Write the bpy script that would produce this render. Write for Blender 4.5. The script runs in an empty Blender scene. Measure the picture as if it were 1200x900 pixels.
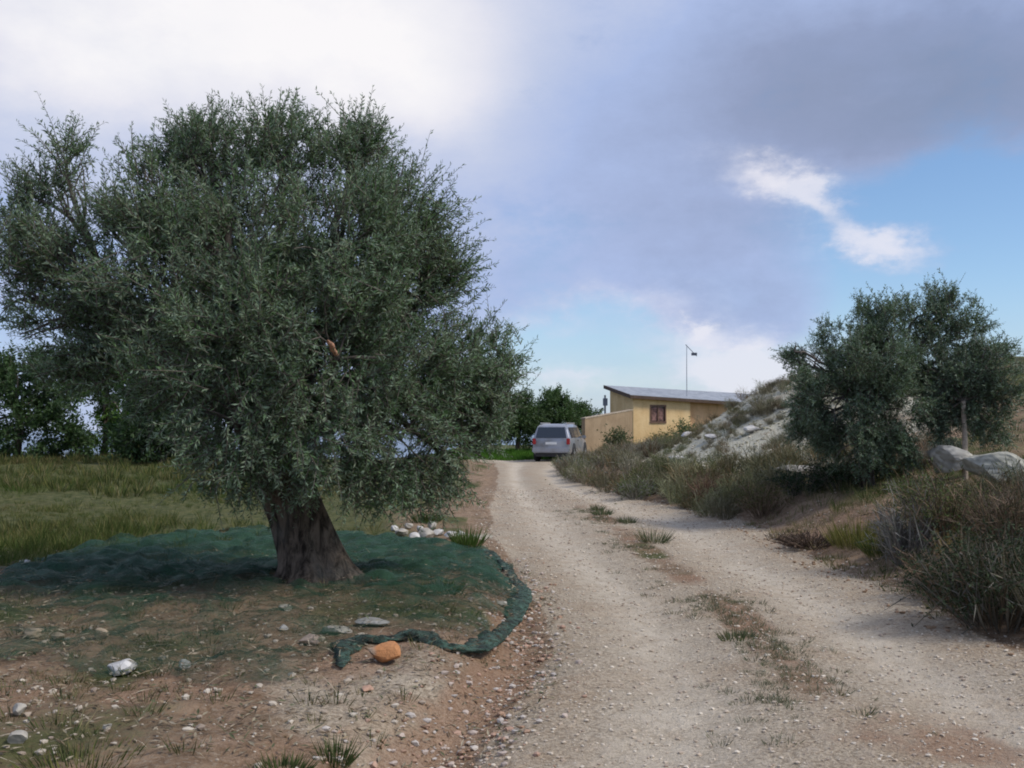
import bpy, bmesh, math, random
import numpy as np
from mathutils import Vector, Matrix

# ------------------------------------------------------------------ camera, sky, sun, exposure
F = 1167.0                       # focal length in pixels of a 1200 px wide frame
EYE = 1.6
HOR = 500.0                      # row of the horizon
SC = bpy.context.scene
COL = SC.collection
cam_d = bpy.data.cameras.new('camera')
cam_d.sensor_width = 36.0
cam_d.lens = 36.0 * F / 1200.0
cam_d.clip_start = 0.05
cam_d.clip_end = 20000
cam = bpy.data.objects.new('camera', cam_d)
COL.objects.link(cam)
cam.location = (0, 0, EYE)
cam.rotation_euler = (math.radians(90) + math.atan((HOR - 450) / F), 0, 0)
SC.camera = cam
SC.render.engine = 'CYCLES'
SC.view_settings.view_transform = 'Standard'
SC.view_settings.look = 'None'
SC.view_settings.exposure = 0.0
SC.view_settings.gamma = 1.0
SC.cycles.max_bounces = 6
SC.cycles.diffuse_bounces = 3
SC.cycles.transparent_max_bounces = 12
SC.cycles.use_denoising = True
SC.render.film_transparent = False
SC.cycles.filter_width = 1.9

SUN_AZ = math.radians(112)       # clockwise from +Y (the view direction): to the right and a little behind
SUN_EL = math.radians(46)
sun_d = bpy.data.lights.new('sun', 'SUN')
sun_d.energy = 3.1
sun_d.angle = math.radians(14)
sun_d.color = (1.0, 0.94, 0.86)
sun = bpy.data.objects.new('sun', sun_d)
COL.objects.link(sun)
sd = Vector((math.sin(SUN_AZ) * math.cos(SUN_EL), math.cos(SUN_AZ) * math.cos(SUN_EL), math.sin(SUN_EL)))
sun.rotation_euler = sd.to_track_quat('Z', 'Y').to_euler()
sun.location = sd * 100

world = bpy.data.worlds.new('World')
SC.world = world
world.use_nodes = True


class NT:
    """small node tree writer"""
    def __init__(s, tree):
        s.t = tree; s.n = tree.nodes; s.l = tree.links

    def node(s, typ, **kw):
        nd = s.n.new(typ)
        for k, v in kw.items():
            setattr(nd, k, v)
        return nd

    def put(s, sock, v):
        if v is None: return
        if hasattr(v, 'is_output') or isinstance(v, bpy.types.NodeSocket):
            s.l.new(v, sock)
        else:
            sock.default_value = v

    def math(s, op, a, b=None, c=None, clamp=False):
        nd = s.node('ShaderNodeMath', operation=op, use_clamp=clamp)
        s.put(nd.inputs[0], a)
        if b is not None: s.put(nd.inputs[1], b)
        if c is not None: s.put(nd.inputs[2], c)
        return nd.outputs[0]

    def mix(s, f, a, b, blend='MIX'):
        nd = s.node('ShaderNodeMix', data_type='RGBA', blend_type=blend)
        s.put(nd.inputs[0], f)
        s.put(nd.inputs[6], a if not isinstance(a, tuple) else (*a[:3], 1))
        s.put(nd.inputs[7], b if not isinstance(b, tuple) else (*b[:3], 1))
        return nd.outputs[2]

    def noise(s, vec, scale, detail=4, rough=.55, lac=2.0, dist=0.0, out=0):
        nd = s.node('ShaderNodeTexNoise')
        if vec is not None: s.l.new(vec, nd.inputs['Vector'])
        nd.inputs['Scale'].default_value = scale
        nd.inputs['Detail'].default_value = detail
        nd.inputs['Roughness'].default_value = rough
        nd.inputs['Lacunarity'].default_value = lac
        nd.inputs['Distortion'].default_value = dist
        return nd.outputs[out]

    def ramp(s, v, lo, hi, a=0.0, b=1.0, smooth=True):
        nd = s.node('ShaderNodeMapRange', interpolation_type='SMOOTHSTEP' if smooth else 'LINEAR')
        s.put(nd.inputs['Value'], v)
        nd.inputs['From Min'].default_value = lo
        nd.inputs['From Max'].default_value = hi
        nd.inputs['To Min'].default_value = a
        nd.inputs['To Max'].default_value = b
        return nd.outputs['Result']

    def comb(s, x, y, z):
        nd = s.node('ShaderNodeCombineXYZ')
        for i, v in enumerate((x, y, z)): s.put(nd.inputs[i], v)
        return nd.outputs[0]


def lin(r, g, b):
    f = lambda c: (c / 255 / 12.92) if c <= 10 else (((c / 255) + .055) / 1.055) ** 2.4
    return (f(r), f(g), f(b))


def build_sky():
    T = NT(world.node_tree)
    T.n.clear()
    out = T.node('ShaderNodeOutputWorld')
    sky = T.node('ShaderNodeTexSky', sky_type='NISHITA', sun_disc=False)
    sky.sun_elevation = SUN_EL
    sky.sun_rotation = SUN_AZ
    sky.altitude = 100
    sky.air_density = 1.0
    sky.dust_density = .6
    sky.ozone_density = 5.0
    bg1 = T.node('ShaderNodeBackground')
    T.l.new(sky.outputs[0], bg1.inputs[0])
    bg1.inputs[1].default_value = 0.15
    tc = T.node('ShaderNodeTexCoord')
    d = tc.outputs['Generated']
    sep = T.node('ShaderNodeSeparateXYZ'); T.l.new(d, sep.inputs[0])
    x, y, z = sep.outputs
    az = T.math('ARCTAN2', x, y)
    el = T.math('ARCSINE', z)
    # the cloud deck is stretched along the horizon
    P = T.comb(az, T.math('MULTIPLY', el, 1.7), 0.3)
    w1 = T.noise(P, 5.0, 5, .55, out=1)
    ws = T.node('ShaderNodeSeparateXYZ'); T.l.new(w1, ws.inputs[0])
    azw = T.math('ADD', az, T.math('MULTIPLY', T.math('SUBTRACT', ws.outputs[0], .5), .16))
    elw = T.math('ADD', el, T.math('MULTIPLY', T.math('SUBTRACT', ws.outputs[1], .5), .10))
    w2 = T.noise(P, 26.0, 5, .6, out=1)
    ws2 = T.node('ShaderNodeSeparateXYZ'); T.l.new(w2, ws2.inputs[0])
    azf = T.math('ADD', az, T.math('MULTIPLY', T.math('SUBTRACT', ws2.outputs[0], .5), .075))
    elf = T.math('ADD', el, T.math('MULTIPLY', T.math('SUBTRACT', ws2.outputs[1], .5), .05))

    def blob(azc, elc, ra, re, amp, fine=False, rot=0.0):
        A, E = (azf, elf) if fine else (azw, elw)
        da = T.math('SUBTRACT', A, azc); de = T.math('SUBTRACT', E, elc)
        c, s_ = math.cos(rot), math.sin(rot)
        u = T.math('ADD', T.math('MULTIPLY', da, c / ra), T.math('MULTIPLY', de, s_ / ra))
        v = T.math('ADD', T.math('MULTIPLY', da, -s_ / re), T.math('MULTIPLY', de, c / re))
        q = T.math('ADD', T.math('MULTIPLY', u, u), T.math('MULTIPLY', v, v))
        return T.math('MULTIPLY', T.math('EXPONENT', T.math('MULTIPLY', q, -1.0)), amp)

    def a_e(px, py):                                            # rough sky bearings read off the photograph
        ax = math.atan((px - 600) / F)
        return ax, math.atan((HOR - py) / F * math.cos(ax))

    def bp(px, py, rx, ry, amp, fine=False, rot=0.0):
        a, e = a_e(px, py)
        return blob(a, e, rx / F, ry / F, amp, fine, rot)

    def total(items):
        r = items[0]
        for i in items[1:]: r = T.math('ADD', r, i)
        return r

    n1 = T.noise(P, 3.2, 6, .55)
    n2 = T.noise(P, 10.0, 8, .64)
    # grey deck: coverage
    cov = total([
        T.ramp(elw, math.radians(10), math.radians(16), 0, 1.0),
        T.math('MULTIPLY', T.ramp(azw, -.10, .03, 1, 0), .8),
        bp(830, 300, 120, 80, .75), bp(880, 370, 60, 45, .75, rot=-.5), bp(700, 270, 150, 80, .5),
        bp(1110, 270, 130, 50, -.85), bp(1180, 330, 90, 110, -1.0), bp(1010, 330, 50, 60, -.2),
        bp(650, 415, 80, 40, -.35), bp(720, 365, 60, 22, -.15), bp(640, 330, 120, 50, .42), bp(780, 410, 90, 30, .25, True), bp(930, 330, 60, 60, .3),
        bp(570, 330, 70, 60, .3), bp(700, 432, 40, 9, .55, True), bp(690, 385, 70, 16, .3, True),
    ])
    cov = T.math('ADD', cov, T.math('MULTIPLY', T.math('SUBTRACT', n2, .5), 1.5))
    covm = T.ramp(cov, .05, .95)
    covm = T.math('MULTIPLY', covm, T.ramp(n1, .2, .6, .82, 1.0))
    # tone of the deck
    bright = total([bp(330, 10, 330, 120, 1.0), bp(60, 30, 250, 140, .6), bp(500, 80, 130, 90, .5),
                    bp(1040, 90, 300, 100, -.78), bp(830, 300, 110, 80, -.22), bp(1180, 130, 160, 60, -.25),
                    bp(700, 200, 60, 60, -.06)])
    bright = T.math('ADD', bright, T.math('MULTIPLY', T.math('SUBTRACT', n2, .5), .75))
    rampn = T.node('ShaderNodeValToRGB')
    T.l.new(T.ramp(bright, -1.0, 1.25, smooth=False), rampn.inputs[0])
    cr = rampn.color_ramp
    cr.elements[0].position = 0.0; cr.elements[0].color = (*lin(136, 149, 178), 1)
    cr.elements[1].position = 1.0; cr.elements[1].color = (*lin(250, 248, 250), 1)
    for p, c in ((.2, lin(148, 161, 194)), (.42, lin(172, 189, 228)), (.6, lin(198, 207, 232)), (.8, lin(232, 232, 242))):
        e = cr.elements.new(p); e.color = (*c, 1)
    deck = rampn.outputs[0]
    # white cumulus in front of the blue
    cu = total([bp(930, 215, 54, 24, 1.15, True, -.45), bp(870, 200, 60, 24, .35, True, -.3), bp(1040, 290, 66, 24, 1.15, True, -.2), bp(985, 252, 50, 30, .55, True, -.6), bp(740, 355, 110, 30, .5, True), bp(660, 385, 80, 22, .55, True), bp(770, 400, 60, 24, .5, True), bp(690, 440, 90, 14, .5, True), bp(640, 440, 60, 30, .55, True), bp(980, 420, 80, 40, .6, True),
                bp(858, 436, 84, 42, 1.4, True), bp(815, 388, 18, 10, .8, True), bp(905, 455, 40, 20, .6, True),
                bp(560, 440, 50, 30, .7, True), bp(30, 520, 300, 26, .9), bp(730, 480, 150, 18, .5, True)])
    cu = T.math('ADD', cu, T.math('MULTIPLY', T.math('SUBTRACT', n2, .5), .9))
    cum = T.ramp(cu, .12, 1.35)
    cum = T.math('MULTIPLY', cum, .86)
    haze = T.ramp(elw, 0.0, math.radians(9), .55, 0.0)
    col1 = T.mix(cum, deck, lin(240, 238, 246))
    fac = T.math('MAXIMUM', T.math('MAXIMUM', covm, cum), haze)
    hz = T.math('MULTIPLY', haze, T.math('SUBTRACT', 1.0, T.math('MAXIMUM', covm, cum), clamp=True))
    col2 = T.mix(hz, col1, lin(188, 214, 243))
    bg2 = T.node('ShaderNodeBackground')
    T.l.new(col2, bg2.inputs[0])
    bg2.inputs[1].default_value = 1.0
    ms = T.node('ShaderNodeMixShader')
    T.l.new(fac, ms.inputs[0]); T.l.new(bg1.outputs[0], ms.inputs[1]); T.l.new(bg2.outputs[0], ms.inputs[2])
    T.l.new(ms.outputs[0], out.inputs[0])


build_sky()

# ------------------------------------------------------------------ helpers
RNG = np.random.default_rng(7)
random.seed(7)


def at(px, py, Y):
    """world point at depth Y seen at that pixel of the 1200 px photograph"""
    return Vector(((px - 600) / F * Y, Y, EYE + (HOR - py) / F * Y))


def tag(o, label=None, cat=None, group=None, kind=None):
    if label: o['label'] = label
    if cat: o['category'] = cat
    if group: o['group'] = group
    if kind: o['kind'] = kind
    return o


def empty(name, loc, rz=0.0):
    o = bpy.data.objects.new(name, None)
    COL.objects.link(o)
    o.location = loc
    o.rotation_euler = (0, 0, rz)
    o.empty_display_size = .2
    return o


def link_mesh(name, me, mat=None, parent=None, smooth=False):
    if mat is not None: me.materials.append(mat)
    o = bpy.data.objects.new(name, me)
    COL.objects.link(o)
    if parent is not None: o.parent = parent
    if smooth:
        me.polygons.foreach_set('use_smooth', [True] * len(me.polygons))
    return o


def np_mesh(name, V, Fq, col=None, smooth=False):
    """V (n,3), Fq (m,k) same-sided faces, col (n,3) optional vertex tint (albedo)"""
    V = np.asarray(V, dtype=np.float32); Fq = np.asarray(Fq, dtype=np.int32)
    me = bpy.data.meshes.new(name)
    me.vertices.add(len(V)); me.vertices.foreach_set('co', V.ravel())
    k = Fq.shape[1]
    me.loops.add(Fq.size); me.loops.foreach_set('vertex_index', Fq.ravel())
    me.polygons.add(len(Fq))
    me.polygons.foreach_set('loop_start', np.arange(0, Fq.size, k, dtype=np.int32))
    me.polygons.foreach_set('use_smooth', np.full(len(Fq), smooth))
    me.update(calc_edges=True)
    if col is not None:
        a = me.color_attributes.new('tint', 'FLOAT_COLOR', 'POINT')
        c = np.ones((len(V), 4), dtype=np.float32); c[:, :3] = col
        a.data.foreach_set('color', c.ravel())
    return me


def _hash(ix, iy, seed):
    h = (ix.astype(np.int64) * 374761393 + iy.astype(np.int64) * 668265263 + seed * 1442695041) & 0xffffffff
    h = ((h ^ (h >> 13)) * 1274126177) & 0xffffffff
    h = (h ^ (h >> 16)) & 0xffffffff
    return h / 4294967295.0


def vnoise(x, y, seed=0):
    x = np.asarray(x, dtype=np.float64); y = np.asarray(y, dtype=np.float64)
    ix = np.floor(x); iy = np.floor(y)
    fx = x - ix; fy = y - iy
    fx = fx * fx * (3 - 2 * fx); fy = fy * fy * (3 - 2 * fy)
    a = _hash(ix, iy, seed); b = _hash(ix + 1, iy, seed); c = _hash(ix, iy + 1, seed); d = _hash(ix + 1, iy + 1, seed)
    return (a * (1 - fx) + b * fx) * (1 - fy) + (c * (1 - fx) + d * fx) * fy


def fbm(x, y, sc, oct=4, seed=0):
    r = 0; amp = .5; tot = 0
    for i in range(oct):
        r = r + amp * vnoise(x * sc + 17.3 * i, y * sc - 9.1 * i, seed + i); tot += amp
        amp *= .5; sc *= 2.03
    return r / tot - .5


def sst(a, b, x):
    t = np.clip((x - a) / (b - a), 0, 1)
    return t * t * (3 - 2 * t)


# ------------------------------------------------------------------ the lie of the land
def road_L(y):
    return np.interp(y, [-5, 4.67, 6.2, 7.2, 9.3, 11.7, 15.6, 18.7, 23.3, 28.7, 37, 44, 50, 60],
                     [-.9, -.18, .2, .31, .30, .05, -.30, -.38, -.42, -.42, -.5, -.7, -3, -9])


def road_R(y):
    return np.interp(y, [-5, 4.67, 7, 9.3, 11.7, 15.6, 18.7, 23.3, 28.7, 37, 44, 50, 60],
                     [3.6, 3.5, 3.5, 3.65, 3.6, 3.8, 3.5, 2.5, 1.9, 1.9, 3.2, 6, 9])


def H(x, y):
    x = np.asarray(x, dtype=np.float64); y = np.asarray(y, dtype=np.float64)
    L = road_L(y); R = road_R(y)
    z = np.zeros(np.broadcast(x, y).shape)
    inroad = sst(L - .2, L + .2, x) * (1 - sst(R - .2, R + .2, x))
    # wheel ruts
    u = (x - L) / (R - L)
    z = z - .05 * inroad * (np.exp(-((u - .27) / .12) ** 2) + np.exp(-((u - .74) / .12) ** 2))
    # right bank
    t = x - R
    far = 1 - sst(38, 50, y)
    near = .45 + .55 * sst(5, 12, y)
    tall = near * (1 - .35 * sst(17, 26, y)) * far
    bank = sst(0, 1.9, t) * .62 + sst(1.5, 5.5, t) * .5
    z = z + bank * tall * (1 + .5 * fbm(x, y, .5, 3, 3))
    # pale rubble mound and the hillside that goes on behind the small olive
    mn = 1.72 * np.exp(-(((x - 7.8) / 2.7) ** 2 + ((y - 29) / 4.6) ** 2)) + 1.9 * np.exp(-(((x - 13.5) / 4.4) ** 2 + ((y - 27) / 5) ** 2))
    z = z + mn * (1 + .12 * fbm(x, y, .8, 4, 5))
    z = z + .75 * sst(6.8, 14, x) * sst(12, 22, y) * (1 - sst(40, 55, y))
    # left field
    s = L - x
    z = z + .12 * sst(.15, .75, s) * (1 - sst(9, 12, y)) + .04 * sst(.1, 1, s)
    z = z - .06 * np.exp(-((s - .28) / .22) ** 2) * (1 - sst(8, 10, y))       # washed-out gully beside the track
    z = z + .18 * sst(2, 9, s) * sst(8, 22, y) + .12 * sst(5, 14, s) * sst(18, 34, y)
    z = z + .05 * np.exp(-((x + 1.75) ** 2 + (y - 9.0) ** 2) / 1.6)              # heap round the olive's foot
    off = (1 - inroad)
    z = z + off * (.16 * fbm(x, y, .45, 3, 11) + .07 * fbm(x, y, 2.2, 3, 12) + .045 * fbm(x, y, 8, 3, 13))
    z = z + inroad * (.035 * fbm(x, y, 1.1, 3, 21) + .018 * fbm(x, y, 5, 3, 22))
    # the ground falls away past the field on the left, and behind the house
    dropl = sst(42, 120, y) * sst(-3, -16, x) if False else sst(40, 120, y) * (1 - sst(-16, -4, x))
    z = z - 22 * dropl
    z = z - 90 * sst(85, 500, y) - 40 * sst(60, 400, np.abs(x) - 0 * y)
    return z


def Hs(x, y): return float(H(np.array([x]), np.array([y]))[0])


def ground_px(px, py):
    """where the ray through this pixel meets the ground"""
    dx = (px - 600) / F; dz = (HOR - py) / F
    ys = np.concatenate([np.arange(3, 20, .01), np.arange(20, 90, .05)])
    zz = EYE + dz * ys
    g = H(dx * ys, ys)
    i = np.argmax(zz <= g)
    return float(dx * ys[i]), float(ys[i])


# ------------------------------------------------------------------ materials
def new_mat(name):
    m = bpy.data.materials.new(name); m.use_nodes = True
    T = NT(m.node_tree)
    b = T.n['Principled BSDF']
    return m, T, b


def simple_mat(name, col, rough=.7, var=.25, scale=8.0, metal=0.0, bump=0.0, bscale=30.0, dark=None):
    m, T, b = new_mat(name)
    tc = T.node('ShaderNodeTexCoord')
    n = T.noise(tc.outputs['Object'], scale, 6, .6)
    d = dark if dark else tuple(c * (1 - var * 1.4) for c in col)
    l = tuple(min(1, c * (1 + var)) for c in col)
    T.l.new(T.mix(T.ramp(n, .3, .7), d, l), b.inputs['Base Color'])
    b.inputs['Roughness'].default_value = rough
    b.inputs['Metallic'].default_value = metal
    if bump:
        bn = T.node('ShaderNodeBump'); bn.inputs['Strength'].default_value = .6; bn.inputs['Distance'].default_value = bump
        T.l.new(T.noise(tc.outputs['Object'], bscale, 6, .65), bn.inputs['Height'])
        T.l.new(bn.outputs[0], b.inputs['Normal'])
    return m


def tint_mat(name, rough=.75, back=None, trans=.25, spec=.25, vary=.25, scale=1.2):
    """foliage: albedo from the tint of each leaf; olive leaves have a paler underside"""
    m, T, b = new_mat(name)
    at_ = T.node('ShaderNodeVertexColor', layer_name='tint')
    tc = T.node('ShaderNodeTexCoord')
    n = T.noise(tc.outputs['Object'], scale, 3, .5)
    c = T.mix(1.0, at_.outputs[0], T.mix(n, (1 - vary,) * 3, (1 + vary,) * 3), 'MULTIPLY')
    if back:
        g = T.node('ShaderNodeNewGeometry')
        c = T.mix(g.outputs['Backfacing'], c, T.mix(.7, c, back))
    T.l.new(c, b.inputs['Base Color'])
    b.inputs['Roughness'].default_value = rough
    b.inputs['Specular IOR Level'].default_value = spec
    if trans:
        tr = T.node('ShaderNodeBsdfTranslucent')
        T.l.new(T.mix(1.0, c, (1.1, 1.2, .6), 'MULTIPLY'), tr.inputs[0])
        ms = T.node('ShaderNodeMixShader'); ms.inputs[0].default_value = trans
        T.l.new(b.outputs[0], ms.inputs[1]); T.l.new(tr.outputs[0], ms.inputs[2])
        T.l.new(ms.outputs[0], T.n['Material Output'].inputs[0])
    return m


M = {}
M['olive_leaf'] = tint_mat('olive_leaf', .5, back=(.21, .28, .20), trans=.22, spec=.3, vary=.5, scale=1.3)
M['leaf'] = tint_mat('leaf', .6, trans=.3, spec=.3)
M['grass'] = tint_mat('grass_blades', .8, trans=.3, spec=.1, vary=.3, scale=.8)
M['dry'] = tint_mat('dry_brush', .9, trans=.1, spec=.05, vary=.25, scale=2.0)
M['stone'] = tint_mat('stone_surface', .9, trans=0, spec=.15, vary=.25, scale=9.0)


def bark_mat():
    m, T, b = new_mat('olive_bark')
    tc = T.node('ShaderNodeTexCoord')
    mp = T.node('ShaderNodeMapping'); T.l.new(tc.outputs['Object'], mp.inputs[0])
    mp.inputs['Scale'].default_value = (1, 1, .22)
    a = T.noise(mp.outputs[0], 16, 8, .68, dist=.6)
    c = T.noise(tc.outputs['Object'], 3.0, 4, .5)
    f = T.noise(tc.outputs['Object'], 60.0, 3, .6)
    col = T.mix(T.ramp(a, .32, .68), (.022, .017, .013), (.21, .165, .125))
    col = T.mix(T.ramp(c, .5, .75), col, T.mix(.6, col, (.13, .135, .12)))
    T.l.new(col, b.inputs['Base Color'])
    b.inputs['Roughness'].default_value = .95
    b.inputs['Specular IOR Level'].default_value = .1
    bn = T.node('ShaderNodeBump'); bn.inputs['Strength'].default_value = 1.0; bn.inputs['Distance'].default_value = .05
    T.l.new(T.math('ADD', a, T.math('MULTIPLY', f, .25)), bn.inputs['Height'])
    T.l.new(bn.outputs[0], b.inputs['Normal'])
    return m


M['bark'] = bark_mat()
M['twig'] = simple_mat('twig_bark', (.10, .085, .07), .9, .3, 20)


def ground_mat():
    m, T, b = new_mat('ground_surface')
    tc = T.node('ShaderNodeTexCoord'); P = tc.outputs['Object']
    at_ = T.node('ShaderNodeVertexColor', layer_name='tint')      # r: track  g: red earth  b: grass cover   a: pale rubble
    sp = T.node('ShaderNodeSeparateColor'); T.l.new(at_.outputs[0], sp.inputs[0])
    road, red, grass = sp.outputs; rub = at_.outputs[1]
    rutn = T.node('ShaderNodeAttribute', attribute_name='rut'); rut = rutn.outputs['Fac']
    nb = T.noise(P, 1.3, 6, .6); nm = T.noise(P, 7.0, 6, .65); nf = T.noise(P, 38.0, 5, .7); nff = T.noise(P, 130.0, 3, .7)
    gravel = T.mix(T.ramp(nf, .32, .68), (.35, .295, .225), (.74, .665, .545))
    gravel = T.mix(T.ramp(nff, .35, .65), T.mix(1.0, gravel, (.72, .70, .68), 'MULTIPLY'), gravel)
    gravel = T.mix(T.math('MULTIPLY', T.ramp(nb, .42, .68), .5), gravel, T.mix(1.0, gravel, (.84, .71, .60), 'MULTIPLY'))
    gravel = T.mix(T.math('MULTIPLY', T.ramp(nm, .5, .72), .45), gravel, (.60, .535, .46))
    gravel = T.mix(T.math('MULTIPLY', rut, T.ramp(nm, .3, .6, .25, .65)), T.mix(1.0, gravel, (.78, .74, .69), 'MULTIPLY'), T.mix(T.ramp(nff, .3, .7), (.50, .435, .34), (.70, .62, .50)))
    earth = T.mix(T.ramp(nm, .3, .7), (.155, .095, .055), (.31, .215, .14))
    earth = T.mix(T.ramp(nf, .45, .7), earth, (.30, .24, .175))
    earth = T.mix(T.math('MULTIPLY', T.ramp(nb, .5, .7), .4), earth, (.10, .085, .05))
    redc = T.mix(T.ramp(nf, .3, .7), (.17, .095, .055), (.32, .20, .125))
    redc = T.mix(T.ramp(nff, .5, .7), redc, (.40, .31, .24))
    grs = T.mix(T.ramp(nm, .3, .7), (.045, .058, .02), (.125, .12, .052))
    rubc = T.mix(T.ramp(nf, .3, .65), (.34, .32, .235), (.52, .49, .39))

    def edge(mask, w=.5):                                         # break the mask's border up with grain
        s = T.math('ADD', mask, T.math('MULTIPLY', T.math('SUBTRACT', T.math('ADD', T.math('MULTIPLY', nm, .6), T.math('MULTIPLY', nf, .4)), .5), w))
        return T.ramp(s, .3, .7)
    c = T.mix(edge(grass, 1.1), earth, grs)
    c = T.mix(edge(rub, 1.0), c, rubc)
    c = T.mix(edge(road, .9), c, gravel)
    c = T.mix(T.math('MULTIPLY', edge(red, 1.1), .8), c, redc)
    T.l.new(c, b.inputs['Base Color'])
    b.inputs['Roughness'].default_value = .95
    b.inputs['Specular IOR Level'].default_value = .1
    bn = T.node('ShaderNodeBump'); bn.inputs['Strength'].default_value = .9; bn.inputs['Distance'].default_value = .05
    h = T.math('ADD', T.math('MULTIPLY', nm, .9), T.math('ADD', T.math('MULTIPLY', nf, .45), T.math('MULTIPLY', nff, .14)))
    T.l.new(h, bn.inputs['Height']); T.l.new(bn.outputs[0], b.inputs['Normal'])
    return m


def terrain_masks(x, y):
    L = road_L(y); R = road_R(y)
    wob = .25 * fbm(x, y, 1.2, 3, 31) + .5 * fbm(x, y, .35, 2, 32)
    road = sst(L - .12, L + .12, x + wob * .6) * (1 - sst(R - .25, R + .35, x + wob))
    road = road * (1 - sst(52, 58, y))
    # pale spill of gravel beside the track, lower left
    spill = np.exp(-(((x + .75) / .55) ** 2 + ((y - 5.4) / .9) ** 2)) * 1.1
    road = np.maximum(road, np.clip(spill + fbm(x, y, 2, 3, 33) * .9, 0, .75) * (x < L))
    u = (x - L) / (R - L)
    n = fbm(x, y, 1.6, 4, 41)
    # weedy, reddish centre strip
    strip = np.exp(-((u - .47 - .1 * fbm(x, y, .5, 2, 42)) / .075) ** 2) * (1 - sst(17, 24, y))
    red = strip * np.clip(.55 + 2.2 * n, 0, 1) * .75
    red = np.maximum(red, np.exp(-((x - (L - .3)) / .24) ** 2) * (1 - sst(10.5, 13, y)) * np.clip(.85 + 1.5 * n, 0, 1))
    red = np.maximum(red, np.exp(-(((x - 2.2) / .6) ** 2 + ((y - 5.3) / .55) ** 2)) * np.clip(.75 + 2.5 * n, 0, 1))
    red = np.maximum(red, .75 * np.exp(-(((x - 4.4) / 1.0) ** 2 + ((y - 13.3) / 1.5) ** 2)) * np.clip(1 + 1.5 * n, 0, 1.1))
    red = np.maximum(red, .5 * sst(3.0, 4.6, x) * (1 - sst(6, 8, y)) * np.clip(.5 + 2 * n, 0, 1))
    red = np.maximum(red, np.clip(.42 + 2.0 * fbm(x, y, 1.1, 4, 43), 0, .8) * (x < L - .2) * (1 - sst(6.4, 8.4, y)))
    g = sst(9.5, 13.5, y) * sst(.2, 2.2, L - x) * np.clip(.95 + 1.2 * fbm(x, y, .5, 3, 44), 0, 1)
    g = np.maximum(g, sst(1.5, 4, L - x) * sst(6, 8, y) * np.clip(.45 + 1.5 * n, 0, 1))
    g = np.maximum(g, np.clip(.2 + 1.6 * fbm(x, y, .9, 3, 45), 0, .8) * (x < L - .4))
    g = np.maximum(g, strip * np.clip(.3 + 2 * fbm(x, y, 1.3, 3, 46), 0, .8))
    g = np.maximum(g, sst(.4, 1.6, x - R) * np.clip(.62 + 1.0 * n, 0, 1))
    g = np.maximum(g, sst(48, 56, y))
    road = road * (1 - .75 * np.clip(strip * (.75 + 2.4 * fbm(x, y, 1.1, 4, 49)), 0, 1))
    g = g * (1 - .9 * np.exp(-(((x - 4.4) / 1.2) ** 2 + ((y - 13.3) / 1.6) ** 2)))
    dark = (1 - sst(1.1, 2.3, np.hypot(x + 1.8, y - 9.4)))
    g = np.maximum(g, .0 * dark)
    rub = np.exp(-(((x - 7.2) / 3.3) ** 2 + ((y - 26.8) / 5.4) ** 2)) * 1.7
    rub = np.maximum(rub, .8 * np.exp(-(((x + .5) / .5) ** 2 + ((y - 14.6) / .7) ** 2)))
    rub = np.clip(rub, 0, 1) * np.clip(.85 + 1.2 * n, 0, 1)
    g = g * (1 - .93 * np.clip(rub * 1.3, 0, 1))
    return road, np.clip(red, 0, 1), np.clip(g, 0, 1), np.clip(rub, 0, 1)


def build_ground():
    def axis(bounds, steps):
        a = []
        for (s, e), st in zip(bounds, steps): a.append(np.arange(s, e, st))
        return np.concatenate(a)
    ys = axis([(-30, 2), (2, 13), (13, 24), (24, 60), (60, 140), (140, 600), (600, 900.1)], [2, .035, .07, .3, 2, 20, 100])
    xs = axis([(-700, -120), (-120, -30), (-30, -8), (-8, 6), (6, 14), (14, 40), (40, 120), (120, 701)], [60, 5, .4, .04, .1, .5, 5, 60])
    X, Y = np.meshgrid(xs, ys)
    Z = H(X, Y)
    nx, ny = len(xs), len(ys)
    V = np.stack([X.ravel(), Y.ravel(), Z.ravel()], 1)
    i = np.arange(nx * ny).reshape(ny, nx)
    Fq = np.stack([i[:-1, :-1], i[:-1, 1:], i[1:, 1:], i[1:, :-1]], -1).reshape(-1, 4)
    r, rd, g, rb = terrain_masks(X.ravel(), Y.ravel())
    me = np_mesh('ground', V, Fq, smooth=True)
    a = me.color_attributes.new('tint', 'FLOAT_COLOR', 'POINT')
    a.data.foreach_set('color', np.stack([r, rd, g, rb], 1).astype(np.float32).ravel())
    xv, yv = X.ravel(), Y.ravel(); L = road_L(yv); u = (xv - L) / (road_R(yv) - L) + .05 * fbm(xv, yv, .4, 2, 47)
    rut = np.maximum(np.exp(-((u - .24) / .10) ** 2), np.exp(-((u - .75) / .11) ** 2)) * np.clip(.9 + 1.2 * fbm(xv, yv, .9, 3, 48), 0, 1)
    ra = me.attributes.new('rut', 'FLOAT', 'POINT'); ra.data.foreach_set('value', rut.astype(np.float32))
    o = link_mesh('ground', me, ground_mat())
    tag(o, kind='structure')


build_ground()


def build_sea():
    V = [(-9000, 250, -62), (9000, 250, -62), (9000, 16000, -62), (-9000, 16000, -62)]
    m, T, b = new_mat('sea_water')
    b.inputs['Base Color'].default_value = (.05, .10, .15, 1)
    b.inputs['Roughness'].default_value = .25
    tc = T.node('ShaderNodeTexCoord')
    bn = T.node('ShaderNodeBump'); bn.inputs['Strength'].default_value = .3; bn.inputs['Distance'].default_value = .5
    T.l.new(T.noise(tc.outputs['Object'], .05, 6, .6), bn.inputs['Height']); T.l.new(bn.outputs[0], b.inputs['Normal'])
    tag(link_mesh('sea', np_mesh('sea', V, [(0, 1, 2, 3)]), m), kind='structure')


build_sea()


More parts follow.
